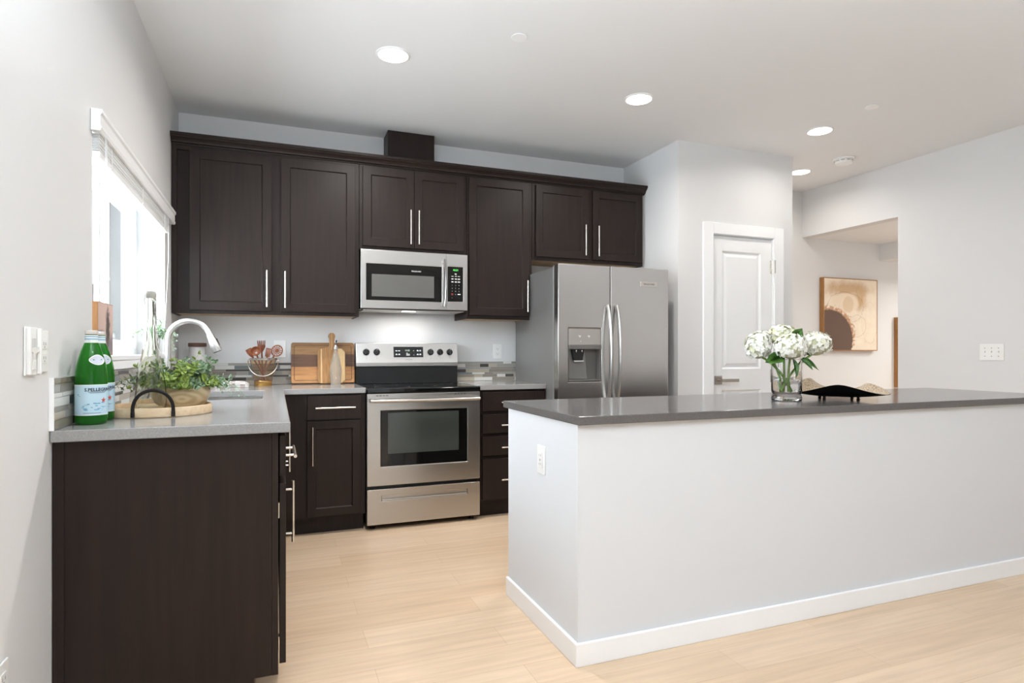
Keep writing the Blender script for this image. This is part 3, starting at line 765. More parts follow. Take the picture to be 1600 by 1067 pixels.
# ------------------------------------------------------------------ refrigerator
FX0, FX1, FF, FT = 1.808, 2.712, 3.7837, 1.757
t = thing('refrigerator', 'stainless side-by-side refrigerator with ice and water dispenser', 'refrigerator', ((FX0+FX1)/2, 4.2, 0))
obj('body', BX(FX0, FX1+0.006, FF+0.078, 4.58, 0.03, 1.738), fside_m, t, 0.004)
def fdoor(x0, x1, pans=None):
    bm = BM()
    if pans:
        a, b, c, d = pans; ringdoor(bm, x0, x1, 0.07, FT, a, b, c, d, FF, 0.068, 0.060)
    else: box(bm, x0, x1, FF, FF+0.068, 0.07, FT)
    return obj('door', bm, fsteel_m, t, 0.006, 3)
ld = fdoor(FX0+0.001, 2.2145, (1.885, 2.145, 0.939, 1.312))
rd = fdoor(2.2215, FX1)
for d, x in ((ld, 2.190), (rd, 2.262)):
    hp = []
    for k in range(21):
        s = -1+2*k/20; hp.append((x, FF-0.012-0.048*(1-s*s)**0.8, 1.125+s*0.35))
    obj('handle', tube(BM(), hp, 0.019, 12, flat=(1.0, 0.55)), steel_m, d)
# dispenser
cav = mat('dispenser_grey', S(120, 117, 113), 0.4, 0.4)
dp = obj('dispenser', BX(1.889, 2.141, FF-0.001, FF+0.055, 1.196, 1.308), mat('dispenser_panel', S(172, 166, 160), 0.35, 0.3), ld, 0.002)
obj('dispenser_lip', BX(1.889, 2.141, FF-0.006, FF+0.055, 1.166, 1.1955), cav, ld, 0.003)
bm = BM()
box(bm, 1.889, 2.141, FF+0.052, FF+0.0585, 0.943, 1.165); box(bm, 1.889, 1.895, FF+0.004, FF+0.052, 0.943, 1.165); box(bm, 2.135, 2.141, FF+0.004, FF+0.052, 0.943, 1.165); box(bm, 1.889, 2.141, FF-0.004, FF+0.052, 0.942, 0.952)
obj('niche', bm, cav, ld, 0.001)
bm = prism(BM(), [(1.905, 0.955), (2.055, 0.955), (2.035, 1.165), (1.905, 1.165)], 'y', FF+0.040, FF+0.0515)
obj('paddle', bm, mat('paddle_grey', S(146, 143, 139), 0.4, 0.3), ld, 0.003)
bm = prism(BM(), [(1.938, 1.088), (2.004, 1.088), (2.018, 1.164), (1.922, 1.164)], 'y', FF+0.010, FF+0.039)
ic = obj('ice_chute', bm, blackp_m, ld, 0.003)
bm = BM(); box(bm, 1.934, 2.010, FF+0.006, FF+0.03, 1.078, 1.0875)
for x in (1.95, 1.995): tube(bm, [(x, FF+0.004, 1.163), (x, FF+0.004, 1.145)], 0.005, 8)
obj('chute_rim', bm, chrome_m, ic)
bm = BM()
for x in (1.973, 2.045):
    prism(bm, [(x-0.012, 1.262), (x+0.010, 1.262), (x+0.010, 1.254), (x+0.002, 1.246), (x-0.002, 1.252)], 'y', FF-0.0018, FF-0.0008)
prism(bm, [(1.980, 1.218), (1.985, 1.218), (1.985, 1.224), (1.980, 1.224)], 'y', FF-0.0018, FF-0.0008)
obj_each('button_print', bm, print_m, dp)
bd = obj('badge', BX(2.470, 2.612, FF-0.0030, FF-0.0002, 1.622, 1.658), nickel_m, rd, 0.001)
obj('brand_print', text_bm(BM(), 'FRIGIDAIRE', 0.019, lambda u, v: (2.541+u, FF-0.0034, 1.6335+v)), mat('badge_print', S(70, 70, 72), 0.5), bd)
for x in (FX0+0.03, FX1-0.09): obj('hinge_cover', BX(x, x+0.06, FF+0.02, FF+0.14, 1.7385, 1.775) if False else BX(x, x+0.06, FF+0.0795, FF+0.15, 1.7385, 1.758), fside_m, t, 0.004)
obj('kick_grille', BX(FX0+0.02, FX1-0.02, FF+0.04, FF+0.077, 0.0, 0.065), blackp_m, t)
obj('door_gasket', BX(FX0+0.006, FX1-0.004, FF+0.0685, FF+0.0775, 0.075, 1.735), mat('gasket_grey', S(88, 88, 88), 0.6), t)

# ------------------------------------------------------------------ island
IX0, IX1, IY0, IY1 = 1.028, 3.965, 1.985, 2.695
IT = 0.911
t = thing('kitchen_island', 'long white half-wall island with a white baseboard', 'island', ((IX0+IX1)/2, 2.35, 0))
bm = BM(); box(bm, IX0, IX1, IY0, 2.10, 0, IT-0.0325); box(bm, IX0, IX0+0.11, 2.10, IY1, 0, IT-0.0325); box(bm, IX1-0.11, IX1, 2.10, IY1, 0, IT-0.0325)
obj('half_wall', bm, island_m, t)
bm = BM(); b = 0.014
outer = [(IX0-b, IY1), (IX0-b, IY0-b), (IX1+b, IY0-b), (IX1+b, IY1)]
inner = [(IX0-0.0003, IY1), (IX0-0.0003, IY0-0.0003), (IX1+0.0003, IY0-0.0003), (IX1+0.0003, IY1)]
prism(bm, outer+inner[::-1], 'z', 0, 0.085)
obj('baseboard', bm, white_m, t, 0.003)
bm = BM(); box(bm, IX0+0.112, IX1-0.112, 2.102, 2.655, 0.10, IT-0.0325)
bd = obj('cabinet_body', bm, esp_m, t)
n = 6; wd = (IX1-IX0-0.224)/n
for k in range(n):
    u = IX0+0.112+k*wd
    d = obj('door', mapface(shaker(u+0.012, u+wd-0.012, 0.118, 0.862), '+y', 2.676), esp_m, t, 0.0016)
    hx = u+wd-0.04 if k % 2 == 0 else u+0.04
    obj('handle', mapface(pull(hx, 0.58, hx, 0.82), '+y', 2.676), nickel_m, d)
tag(obj('island_worktop', BX(1.0223, 4.000, 1.965, 2.7533, IT-0.032, IT), iquartz_m, None, 0.003), 'long glossy grey quartz slab on top of the white island', 'worktop')

# ------------------------------------------------------------------ ceiling fixtures
def downlight(label, x, y, r=0.079, power=3.5, cam_z=ZC, color=(1.0, 0.96, 0.91)):
    t = thing('recessed_light', label, 'ceiling light', (x, y, cam_z-0.008), group='recessed ceiling lights')
    obj('trim_ring', lathe(BM(), [(r, 0.0075), (r+0.013, 0.0075), (r+0.013, 0.004), (r+0.003, 0.0), (r, 0.001)], 48, (x, y, cam_z-0.008), close=True), white_m, t)
    obj('lens', lathe(BM(), [(0, 0.002), (r-0.0005, 0.002), (r-0.0005, 0.0072), (0, 0.0072)], 48, (x, y, cam_z-0.008)), lens_m, t)
    l = area('lamp', (x, y, cam_z-0.012), (0, 0, 0), r*1.8, 0, power, color, True, 160)
    l.parent = t; l.location = (0, 0, -0.004)
    return t
downlight('bright round recessed light over the range aisle, nearest the left wall', 0.592, 3.301, power=16)
downlight('bright round recessed light in front of the refrigerator', 2.150, 3.313, power=10)
downlight('bright round recessed light in front of the pantry door', 3.684, 3.312)
downlight('bright round recessed light half hidden behind the pantry wall corner', 4.36, 4.131)
for x, y in ((0.6, 0.2), (2.2, 0.2), (3.7, 0.2)):
    downlight('added round fill light, unseen behind the camera', x, y, power=3)  # extra unseen lamps, added to the room lighting
downlight('added round fill light, unseen in the low hall ceiling', 6.7, 3.75, power=11, cam_z=2.124, color=(1.0, 0.985, 0.96))  # out of view, put in to brighten the hall
downlight('added round fill light, unseen in the hall ceiling', 5.5, 3.0, power=10, cam_z=2.297, color=(1.0, 0.985, 0.96))  # second added lamp lifting the hall brightness
def disc(label, x, y, r):
    return tag(obj('sprinkler_cover', lathe(BM(), [(0, 0), (r-0.001, 0), (r, 0.001), (r, 0.002), (r-0.006, 0.003), (r-0.006, 0.0075), (0, 0.0075)], 40, (x, y, ZC-0.008)), white_m), label, 'sprinkler cover', 'ceiling sprinkler covers')
disc('flat white round sprinkler cover on the ceiling, left of centre near the top', 1.156, 2.880, 0.041)
disc('flat white round sprinkler cover on the ceiling above the right wall', 3.636, 2.862, 0.041)
t = thing('smoke_detector', 'white round smoke detector on the ceiling near the hall', 'smoke detector', (4.404, 3.723, ZC-0.05))
obj('base', lathe(BM(), [(0, 0.049), (0.082, 0.049), (0.082, 0.036), (0.070, 0.034), (0, 0.034)], 40, (4.404, 3.723, ZC-0.05)), plastic_m, t)
bm = lathe(BM(), [(0, 0.0335), (0.066, 0.0335), (0.068, 0.022), (0.064, 0.006), (0.052, 0.0), (0, 0)], 40, (4.404, 3.723, ZC-0.05))
obj('cover', bm, plastic_m, t)
bm = BM()
for k in range(10):
    a = 2*pi*k/10; c = Vector((4.404+0.0675*cos(a), 3.723+0.0675*sin(a), ZC-0.024)); q = Vector((-sin(a), cos(a), 0))
    tube(bm, [c-q*0.014, c+q*0.014], 0.0022, 6)
obj_each('vent_slot', bm, slot_m, t)

# ------------------------------------------------------------------ wall plates
def plate_thing(name, label, cat, place, w, h, kind, group='white wall plates'):
    """place(u, out, z) with plate centred on u=z=0"""
    c = place(0, 0, 0); t = thing(name, label, cat, c, group=group)
    def pb(bm, u0, u1, o0, o1, z0, z1):
        vs = [bm.verts.new(place(*p)) for p in ((u0,o0,z0),(u1,o0,z0),(u1,o1,z0),(u0,o1,z0),(u0,o0,z1),(u1,o0,z1),(u1,o1,z1),(u0,o1,z1))]
        for f in ((0,3,2,1),(4,5,6,7),(0,1,5,4),(1,2,6,5),(2,3,7,6),(3,0,4,7)): bm.faces.new([vs[i] for i in f])
        return bm
    obj('cover_plate', pb(BM(), -w/2, w/2, 0.0004, 0.006, -h/2, h/2), plastic_m, t, 0.002)
    if kind == 'outlet':
        for dz in (-0.0195, 0.0195):
            r = obj('receptacle', pb(BM(), -0.017, 0.017, 0.0055, 0.0082, dz-0.014, dz+0.014), plastic_m, t, 0.003)
            bm = BM(); pb(bm, -0.009, -0.0065, 0.0075, 0.0086, dz-0.003, dz+0.006); pb(bm, 0.0065, 0.009, 0.0075, 0.0086, dz-0.003, dz+0.005); pb(bm, -0.002, 0.002, 0.0075, 0.0086, dz-0.010, dz-0.006)
            obj_each('slot', bm, slot_m, r)
    if kind == 'decora':   # slots read pale in the photo
        r = obj('receptacle', pb(BM(), -0.017, 0.017, 0.0055, 0.0095, -0.034, 0.034), plastic_m, t, 0.002)
        bm = BM()
        for dz in (-0.018, 0.018):
            pb(bm, -0.009, -0.0065, 0.0085, 0.0099, dz-0.003, dz+0.006); pb(bm, 0.0065, 0.009, 0.0085, 0.0099, dz-0.003, dz+0.005)
        pb(bm, -0.006, 0.006, 0.0085, 0.0099, -0.004, -0.001); pb(bm, -0.006, 0.006, 0.0085, 0.0099, 0.001, 0.004)
        obj_each('slot', bm, slot_m, r)
    if kind == 'toggle3':
        for du in (-0.046, 0, 0.046):
            r = obj('toggle', pb(BM(), du-0.0045, du+0.0045, 0.0055, 0.016, -0.004, 0.010), plastic_m, t, 0.002)
            obj('toggle_slot', pb(BM(), du-0.006, du+0.006, 0.0058, 0.0065, -0.013, 0.013), slot_m if False else plastic_m, t)
            bm = BM()
            for dz in (-0.03, 0.03): pb(bm, du-0.003, du+0.003, 0.0058, 0.0072, dz-0.003, dz+0.003)
            obj_each('screw', bm, slot_m, t)
    if kind == 'cradle':
        for du in (-w/2+0.006, w/2-0.006): obj('rail', pb(BM(), du-0.006, du+0.006, 0.006, 0.016, -h/2+0.002, h/2-0.002), plastic_m, t, 0.003)
        obj('rocker', pb(BM(), -0.022, 0.018, 0.006, 0.010, 0.010, 0.036), mat('grey_rocker', S(214, 213, 210), 0.4), t, 0.002)
        obj('clip', prism(BM(), [place(u, 0.008, z)[1:] for u, z in ((-0.032, 0.008), (0.032, 0.012), (0.030, 0.0), (0.0, -0.008), (-0.004, -0.022), (-0.010, -0.022), (-0.010, -0.004), (-0.030, 0.0))], 'x', place(0, 0.006, 0)[0], place(0, 0.013, 0)[0]), plastic_m, t)
        obj('slider', pb(BM(), -0.008, 0.020, 0.006, 0.010, -0.050, -0.024), plastic_m, t, 0.002)
    return t
XW = lambda x0, yc, zc, s: (lambda u, o, z: (x0+o*s, yc+u, zc+z))
YW = lambda xc, y0, zc: (lambda u, o, z: (xc+u, y0-o, zc+z))
plate_thing('wall_plate', 'white wall plate with raised side rails and clip on the left wall', 'wall plate', XW(L, 1.962, 1.1475, 1), 0.088, 0.128, 'cradle')
plate_thing('outlet', 'white outlet plate on the left wall just above the green bottles and tiles', 'outlet', XW(L, 2.048, 1.1475, 1), 0.074, 0.116, 'outlet')
plate_thing('outlet', 'white outlet plate low on the left wall at the photo corner', 'outlet', XW(L, 1.775, 0.352, 1), 0.072, 0.116, 'outlet')
plate_thing('outlet', 'white outlet plate on the end of the island', 'outlet', XW(IX0, 2.305, 0.70, -1), 0.074, 0.118, 'decora')
plate_thing('light_switch', 'white triple toggle switch plate on the right wall', 'light switch', XW(R, 2.910, 1.145, -1), 0.165, 0.122, 'toggle3')
plate_thing('outlet', 'white outlet plate on the back wall right of the range', 'outlet', YW(1.665, YB, 1.152), 0.072, 0.116, 'outlet')
plate_thing('outlet', 'white outlet plate on the back wall behind the utensil bucket', 'outlet', YW(0.028, YB, 1.168), 0.080, 0.122, 'outlet')

# ------------------------------------------------------------------ plants helpers
def vrot(v, ax, a): return Matrix.Rotation(a, 3, ax) @ v
def oval(bm, base, d, nrm, ln, wd, mi=0, cup=0.15, n=8, pointed=False):
    """flat leaf: outline fan with a folded midrib"""
    d = d.normalized(); side = d.cross(nrm).normalized(); up = side.cross(d).normalized()
    mid = [bm.verts.new(base), bm.verts.new(base+d*ln*0.5-up*cup*ln*0.12), bm.verts.new(base+d*ln-up*cup*ln*0.25)]
    for sg in (1, -1):
        rim = []
        for k in range(1, n):
            t = k/n; wv = sin(pi*t**(0.8 if pointed else 1.0)); wv = wv**(1.0 if pointed else 0.6)
            rim.append(bm.verts.new(base+d*ln*t+side*sg*wd*0.5*wv+up*ln*cup*(wv*0.5-t*t*0.4)))
        seq = [mid[0]]+rim+[mid[2], mid[1]]
        for k in range(0, len(rim)-1):
            m_ = mid[1]
            f = bm.faces.new((m_, rim[k], rim[k+1])); f.material_index = mi; f.smooth = True
        for q in ((mid[0], rim[0], mid[1]), (mid[1], rim[-1], mid[2])):
            f = bm.faces.new(q); f.material_index = mi; f.smooth = True
def bend(p0, d, ln, droop, n=6, wob=0.0, r=RND):
    pts = [Vector(p0)]; d = d.normalized()
    for k in range(n):
        d = (d+Vector((r.uniform(-wob, wob), r.uniform(-wob, wob), -droop/n))).normalized()
        pts.append(pts[-1]+d*ln/n)
    return pts
AVOID = []
def sprig(bm, p0, d, ln, droop, ls, mi, stem_mi, r, n=8, pair=True, aspect=0.95, wob=0.12):
    pts = bend(p0, d, ln, droop, n, wob, r)
    tube(bm, pts, [0.0014*(1-0.6*k/n) for k in range(n+1)], 5, stem_mi)
    for k in range(1, n+1):
        ax = (pts[k]-pts[k-1]).normalized(); a, b = frame_of(ax); ph = r.random()*6.28
        for q in range(2 if pair else 1):
            o = a*cos(ph+pi*q)+b*sin(ph+pi*q)
            L_ = ls*(1.1-0.6*k/n)*r.uniform(0.75, 1.2)
            tip = pts[k]+o*L_
            if any(abs(tip.z-az) < ah and (q_.x-ax_)**2+(q_.y-ay_)**2 < ar*ar for ax_, ay_, ar, az, ah in AVOID for q_ in (tip, pts[k])): continue
            oval(bm, pts[k]+o*0.001, o+ax*0.45, ax, L_, L_*aspect, mi if r.random() > 0.12 else mi, 0.18)
    oval(bm, pts[-1], pts[-1]-pts[-2], a, ls*0.5, ls*0.35, mi)

# ------------------------------------------------------------------ tray group on the worktop by the sink
TX, TY = -0.401, 2.570
t = thing('round_tray', 'round pale wood tray with arched black handles on the worktop', 'tray', (TX, TY, CT))
obj('tray_body', lathe(BM(), [(0, 0.0), (0.172, 0.0), (0.175, 0.003), (0.175, 0.031), (0.173, 0.034), (0.168, 0.034), (0.166, 0.031), (0.166, 0.010), (0, 0.010)], 64, (TX, TY, CT)), tray_m, t)
for sg in (1, -1):
    ctr = Vector((0.045, -1, 0)).normalized()*sg; tan = Vector((-ctr.y, ctr.x, 0)); rr = 0.1795
    bm = BM(); hp = []
    for k in range(19):
        a = pi*k/18; w_ = 0.062*cos(a); ang = w_/rr
        q = ctr*cos(ang)+tan*sin(ang); hp.append(Vector((TX, TY, CT+0.030))+q*rr+Vector((0, 0, 0.066*sin(a))))
    hp = [hp[0]+Vector((0, 0, -0.024))]+hp+[hp[-1]+Vector((0, 0, -0.024))]
    tube(bm, hp, 0.0036, 8, flat=(1.0, 1.6))
    for q in (hp[0], hp[-1]): lathe(bm, [(0, 0), (0.0065, 0), (0.0065, 0.018), (0, 0.018)], 10, q-Vector((0, 0, 0.002)))
    obj('handle', bm, matte_m, t)['label'] = 'black arched metal handle'
TZ = CT+0.0105
# tall glass bottle
gx, gy_ = -0.409, 2.454
t = thing('glass_bottle', 'tall clear glass swing-top bottle standing on the round tray', 'bottle', (gx, gy_, TZ))
po = [(0, 0), (0.046, 0), (0.0495, 0.004), (0.050, 0.012), (0.0485, 0.07), (0.045, 0.11), (0.040, 0.145), (0.034, 0.18), (0.0285, 0.21), (0.024, 0.24), (0.021, 0.275), (0.0185, 0.31), (0.0172, 0.35), (0.0162, 0.39), (0.0165, 0.402), (0.015, 0.405)]
pi_ = [(max(r-0.0035, 0), z) for r, z in po[4:]][::-1]+[(0.0445, 0.04), (0.043, 0.022), (0.030, 0.016), (0, 0.014)]
obj('bottle_body', lathe(BM(), po+[(0.0125, 0.405)]+pi_[1:], 48, (gx, gy_, TZ)), tglass_m, t)
st = obj('stopper', lathe(BM(), [(0, 0.4055), (0.0145, 0.4055), (0.0165, 0.411), (0.0165, 0.424), (0.013, 0.430), (0, 0.431)], 24, (gx, gy_, TZ)), mat('pale_grey_stopper', S(176, 174, 164), 0.5), t)
bm = BM()
for sg in (1, -1): tube(bm, [(gx+sg*0.0182, gy_, TZ+0.385), (gx+sg*0.0195, gy_, TZ+0.40), (gx+sg*0.0185, gy_, TZ+0.418), (gx+sg*0.012, gy_, TZ+0.424)], 0.0011, 6)
obj_each('wire_clasp', bm, nickel_m, t)
# turned wooden bowl with faux eucalyptus
bx_, by_ = -0.336, 2.606
t = thing('potted_eucalyptus', 'turned wooden bowl of pale green eucalyptus on the round tray', 'plant', (bx_, by_, TZ))
pb_ = [(0, 0), (0.058, 0), (0.066, 0.006), (0.085, 0.022), (0.098, 0.046), (0.102, 0.066), (0.099, 0.086), (0.096, 0.094), (0.091, 0.095), (0.090, 0.085), (0.090, 0.060), (0.07, 0.025), (0, 0.018)]
obj('bowl', lathe(BM(), pb_, 56, (bx_, by_, TZ)), bowl_m, t)
obj('moss', lathe(BM(), [(0.0895, 0.078), (0.06, 0.088), (0, 0.094)], 30, (bx_, by_, TZ)), leafmat('moss', S(60, 74, 44), S(88, 100, 62), 0.9), t)
AVOID.append((gx, gy_, 0.056, TZ+0.05, 0.16)); r = random.Random(21); bm = BM(); base = Vector((bx_, by_, TZ+0.088))
for k in range(52):
    a = r.uniform(0, 2*pi); e = r.uniform(0.45, 1.5)
    d = Vector((cos(a)*cos(e), sin(a)*cos(e), sin(e)))
    p = base+Vector((cos(a), sin(a), 0))*r.uniform(0.01, 0.075)
    ln = r.uniform(0.08, 0.135)
    mi = r.choice((0, 0, 1, 2, 0)) if cos(a-0.2) > 0.3 else r.choice((1, 1, 0))
    sprig(bm, p, d, ln, 0.75, 0.034 if mi != 2 else 0.027, mi, 4, r, 5, aspect=1.05)
for k in range(15):     # front collar of large round leaves at the rim
    a = -pi/2+r.uniform(-1.9, 1.9); p = base+Vector((cos(a)*0.08, sin(a)*0.08, 0.012))
    sprig(bm, p, Vector((cos(a), sin(a), 1.0)), 0.05, 1.2, 0.038, r.choice((0, 1, 1)), 4, r, 3, aspect=1.08)
for a, ln, mi in ((0.2, 0.15, 2), (0.0, 0.17, 2), (-0.35, 0.14, 2), (0.5, 0.14, 2), (0.8, 0.13, 0)):    # right trailing frosted stems
    sprig(bm, base+Vector((cos(a)*0.08, sin(a)*0.08, 0.01)), Vector((cos(a), sin(a), 0.7)), ln, 1.9, 0.02, mi, 4, r, 8, aspect=0.7)
for a, ln in ((2.55, 0.19), (2.8, 0.21), (2.3, 0.17), (2.95, 0.18), (2.65, 0.15)):    # dark sprigs on the left side of the bottle
    sprig(bm, base+Vector((cos(a)*0.08, sin(a)*0.08, 0.02)), Vector((cos(a), sin(a), 0.9)), ln, 1.9, 0.020, 3, 4, r, 10, aspect=0.62)
obj('foliage', bm, [euc_a, euc_b, euc_c, euc_d, stem_m], t, fixn=False)

# ------------------------------------------------------------------ two green mineral water bottles
def water_bottle(label, x, y, turn):
    t = thing('water_bottle', label, 'bottle', (x, y, CT), atan2(-x, y)+turn, 'green mineral water bottles')
    Z0 = 0.0
    body = [(0, 0.004), (0.030, 0.002), (0.036, 0.0), (0.0415, 0.004), (0.0435, 0.012), (0.0435, 0.150), (0.0425, 0.166), (0.0395, 0.186), (0.0345, 0.208), (0.0285, 0.229), (0.0225, 0.246), (0.0182, 0.257), (0.0172, 0.264), (0.0170, 0.283)]
    inn = [(max(rr-0.003, 0.0), z) for rr, z in body[4:]][::-1]+[(0.030, 0.010), (0, 0.012)]
    obj('bottle_body', lathe(BM(), body+inn, 44), greenglass_m, t, local=True)
    bm = lathe(BM(), [(0.0171, 0.2835), (0.0178, 0.2835), (0.0180, 0.286), (0.0180, 0.293), (0.0165, 0.296), (0, 0.2965)], 36)
    obj('cap', bm, cap_m, t, local=True)
    bm = lathe(BM(), [(0.0187, 0.2566), (0.0178, 0.264), (0.0176, 0.281)], 36); lathe(bm, [(0.0180, 0.2665), (0.0179, 0.2700)], 36, mi=1); lathe(bm, [(0.0179, 0.2745), (0.01785, 0.2775)], 36, mi=1)
    obj('neck_band', bm, [paper_m, blueprint_m], t, local=True)
    def cyl(rad): return lambda u, v: (rad*sin(u), -rad*cos(u), v)
    def patch(bm, a0, a1, z0, z1, rad, mi=0, n=30):
        f = cyl(rad); A = [bm.verts.new(f(a0+(a1-a0)*k/n, z0)) for k in range(n+1)]; B = [bm.verts.new(f(a0+(a1-a0)*k/n, z1)) for k in range(n+1)]
        for k in range(n):
            q = bm.faces.new((A[k], A[k+1], B[k+1], B[k])); q.material_index = mi; q.smooth = True
    bm = BM(); patch(bm, -2.2, 2.6, 0.030, 0.126, 0.0438); patch(bm, -2.2, 2.6, 0.0305, 0.033, 0.0440, 1); patch(bm, -2.2, 2.6, 0.123, 0.1255, 0.0440, 1)
    lb = obj('label', bm, [label_m, paper_m], t, local=True); 
    R0 = 0.0441
    pl = lambda u, v: cyl(R0)(-0.42+u/R0, v)
    bm = text_bm(BM(), 'S.PELLEGRINO', 0.0138, lambda u, v: pl(u, 0.1055+v), align='LEFT', bold=0.00045)
    obj('label_name', bm, navy_m, lb, local=True)
    bm = BM()
    for z, a0, a1 in ((0.1025, -0.2, 1.0), (0.0995, -0.1, 0.9), (0.037, -0.5, 0.6)): patch(bm, a0, a1, z, z+0.0011, R0, 0, 14)
    obj_each('label_print', bm, navy_m, lb, local=True)
    bm = BM(); rr = random.Random(3)
    for k in range(26):
        a = rr.uniform(-1.0, 0.9); z = rr.uniform(0.045, 0.068) if a > -0.8 else rr.uniform(0.045, 0.1)
        patch(bm, a, a+rr.uniform(0.05, 0.25), z, z+rr.uniform(0.0012, 0.004), R0, 0, 3)
    obj_each('label_picture', bm, blueprint_m, lb, local=True)
    bm = BM(); f = cyl(R0+0.0001); pts = []
    for k in range(10):
        rad = 0.0095 if k % 2 == 0 else 0.0038; a = pi/2+k*pi/5; pts.append(bm.verts.new(f(0.80+rad*cos(a)/R0, 0.0765+rad*sin(a))))
    cc = bm.verts.new(f(0.80, 0.0765))
    for k in range(10): bm.faces.new((cc, pts[k], pts[(k+1)%10]))
    obj('star_emblem', bm, star_m, lb, local=True)
    # oval shoulder seal follows the cone
    def rad_at(z):
        for (r0, z0), (r1, z1) in zip(body[4:], body[5:]):
            if z0 <= z <= z1: return r0+(r1-r0)*(z-z0)/(z1-z0)
        return 0.02
    bm = BM(); prev = None
    for sc, mi, off in ((1.0, 0, 0.0004), (0.84, 1, 0.0007)):
        ring = []
        for k in range(28):
            a = 2*pi*k/28; u = 0.024*cos(a)*sc; v = 0.0165*sin(a)*sc*(1.0-0.30*abs(cos(a))**2)
            z = 0.203+v; rr_ = rad_at(z)+off+0.0003; ring.append(bm.verts.new((rr_*sin(0.50+u/0.035), -rr_*cos(0.50+u/0.035), z)))
        z = 0.203; rr_ = rad_at(z)+off+0.0010; c_ = bm.verts.new((rr_*sin(0.50), -rr_*cos(0.50), z))
        for k in range(28): bm.faces.new((c_, ring[k], ring[(k+1)%28])).material_index = mi
    obj('shoulder_seal', bm, [paper_m, mat('seal_lilac', S(206, 208, 222), 0.5)], t, local=True)
    return t
water_bottle('green mineral water bottle with blue label, the nearer of the two', -0.5435, 2.276, 0.0)
water_bottle('green mineral water bottle half hidden behind the nearer green one', -0.549, 2.392, -0.08)

# ------------------------------------------------------------------ window sill things
t = thing('framed_picture', 'small oak-framed landscape picture standing on the window sill', 'picture', (-0.609, 2.70, 1.1325), 0)
obj('frame', BX(-0.6185, -0.6005, 2.597, 2.812, 1.1325, 1.330), frame_m, t, 0.001)
pic_m = mat('landscape_print', S(206, 178, 166), 0.7)
tc = nd(pic_m, 'ShaderNodeTexCoord'); sx = nd(pic_m, 'ShaderNodeSeparateXYZ'); lk(pic_m, tc.outputs['Generated'], sx.inputs[0])
nz = noise(pic_m, tc.outputs['Generated'], 9, 5)
def mnode(m, op, a, b=None, c=None):
    n = nd(m, 'ShaderNodeMath', operation=op)
    for i, q in enumerate((a, b, c)):
        if q is None: continue
        if isinstance(q, (int, float)): n.inputs[i].default_value = q
        else: lk(m, q, n.inputs[i])
    return n.outputs[0]
def mixc(m, fac, c0, c1):
    n = nd(m, 'ShaderNodeMixRGB'); lk(m, fac, n.inputs[0])
    for i, q in ((1, c0), (2, c1)):
        if isinstance(q, tuple): n.inputs[i].default_value = q
        else: lk(m, q, n.inputs[i])
    return n.outputs[0]
def ell(m, u, v, cu, cv, ru, rv, soft, nzv=None, amp=0.0):
    a = mnode(m, 'DIVIDE', mnode(m, 'SUBTRACT', u, cu), ru); b = mnode(m, 'DIVIDE', mnode(m, 'SUBTRACT', v, cv), rv)
    d = mnode(m, 'SQRT', mnode(m, 'ADD', mnode(m, 'MULTIPLY', a, a), mnode(m, 'MULTIPLY', b, b)))
    if nzv is not None: d = mnode(m, 'ADD', d, mnode(m, 'MULTIPLY', mnode(m, 'SUBTRACT', nzv, 0.5), amp))
    mr = nd(m, 'ShaderNodeMapRange'); mr.inputs['From Min'].default_value = 1-soft; mr.inputs['From Max'].default_value = 1+soft
    mr.inputs['To Min'].default_value = 1; mr.inputs['To Max'].default_value = 0; lk(m, d, mr.inputs[0]); return mr.outputs[0]
U, V = sx.outputs['Y'], sx.outputs['Z']
sky = ramp(pic_m, V, [(0.25, S(170, 150, 148)), (0.5, S(214, 188, 176)), (1.0, S(222, 190, 180))]).outputs[0]
c_ = mixc(pic_m, ell(pic_m, U, V, 0.3, 0.18, 1.2, 0.16, 0.25, nz, 0.8), sky, S(150, 138, 140))
c_ = mixc(pic_m, ell(pic_m, U, V, 0.15, 0.38, 0.34, 0.09, 0.35, nz, 1.6), c_, S(112, 96, 92))
c_ = mixc(pic_m, ell(pic_m, U, V, 0.64, 0.52, 0.13, 0.36, 0.3, nz, 1.4), c_, S(98, 84, 80))
lk(pic_m, c_, P(pic_m).inputs['Base Color'])
obj('print', BX(-0.6003, -0.5995, 2.600, 2.809, 1.1355, 1.327), pic_m, t)
t = thing('potted_plant', 'white textured pot of trailing feathery greenery on the window sill', 'plant', (-0.655, 3.975, 1.1325))
pc = (-0.655, 3.975, 1.1325); bm = BM(); hp = []
def hob(z, a): return 0.036+0.003*abs(sin(a*8))*abs(sin(z*110))
rings = []
for i in range(19):
    z = 0.12*i/18; rings.append([bm.verts.new((pc[0]+hob(z, 2*pi*k/64)*cos(2*pi*k/64), pc[1]+hob(z, 2*pi*k/64)*sin(2*pi*k/64), pc[2]+z)) for k in range(64)])
for A, B in zip(rings, rings[1:]):
    for k in range(64): bm.faces.new((A[k], A[(k+1)%64], B[(k+1)%64], B[k])).smooth = True
bm.faces.new(rings[0][::-1]); lathe(bm, [(0.036, 0.12), (0.031, 0.12), (0.031, 0.10), (0, 0.10)], 40, pc)
obj('pot', bm, ceramic_m, t)
r = random.Random(5); bm = BM(); b0 = Vector(pc)+Vector((0, 0, 0.115))
for k in range(34):
    a = r.uniform(-2.2, 2.2); a = a if abs(a) > 0 else 0
    d = Vector((0.7*cos(a)+0.25, -abs(0.6*sin(a))-0.1 if r.random() < 0.75 else 0.25, r.uniform(0.1, 1.1)))
    sprig(bm, b0+Vector((r.uniform(-0.02, 0.02), r.uniform(-0.02, 0.02), 0)), d, r.uniform(0.06, 0.15), 1.4, 0.020, r.choice((0, 1, 0)), 3, r, 8, aspect=0.36)
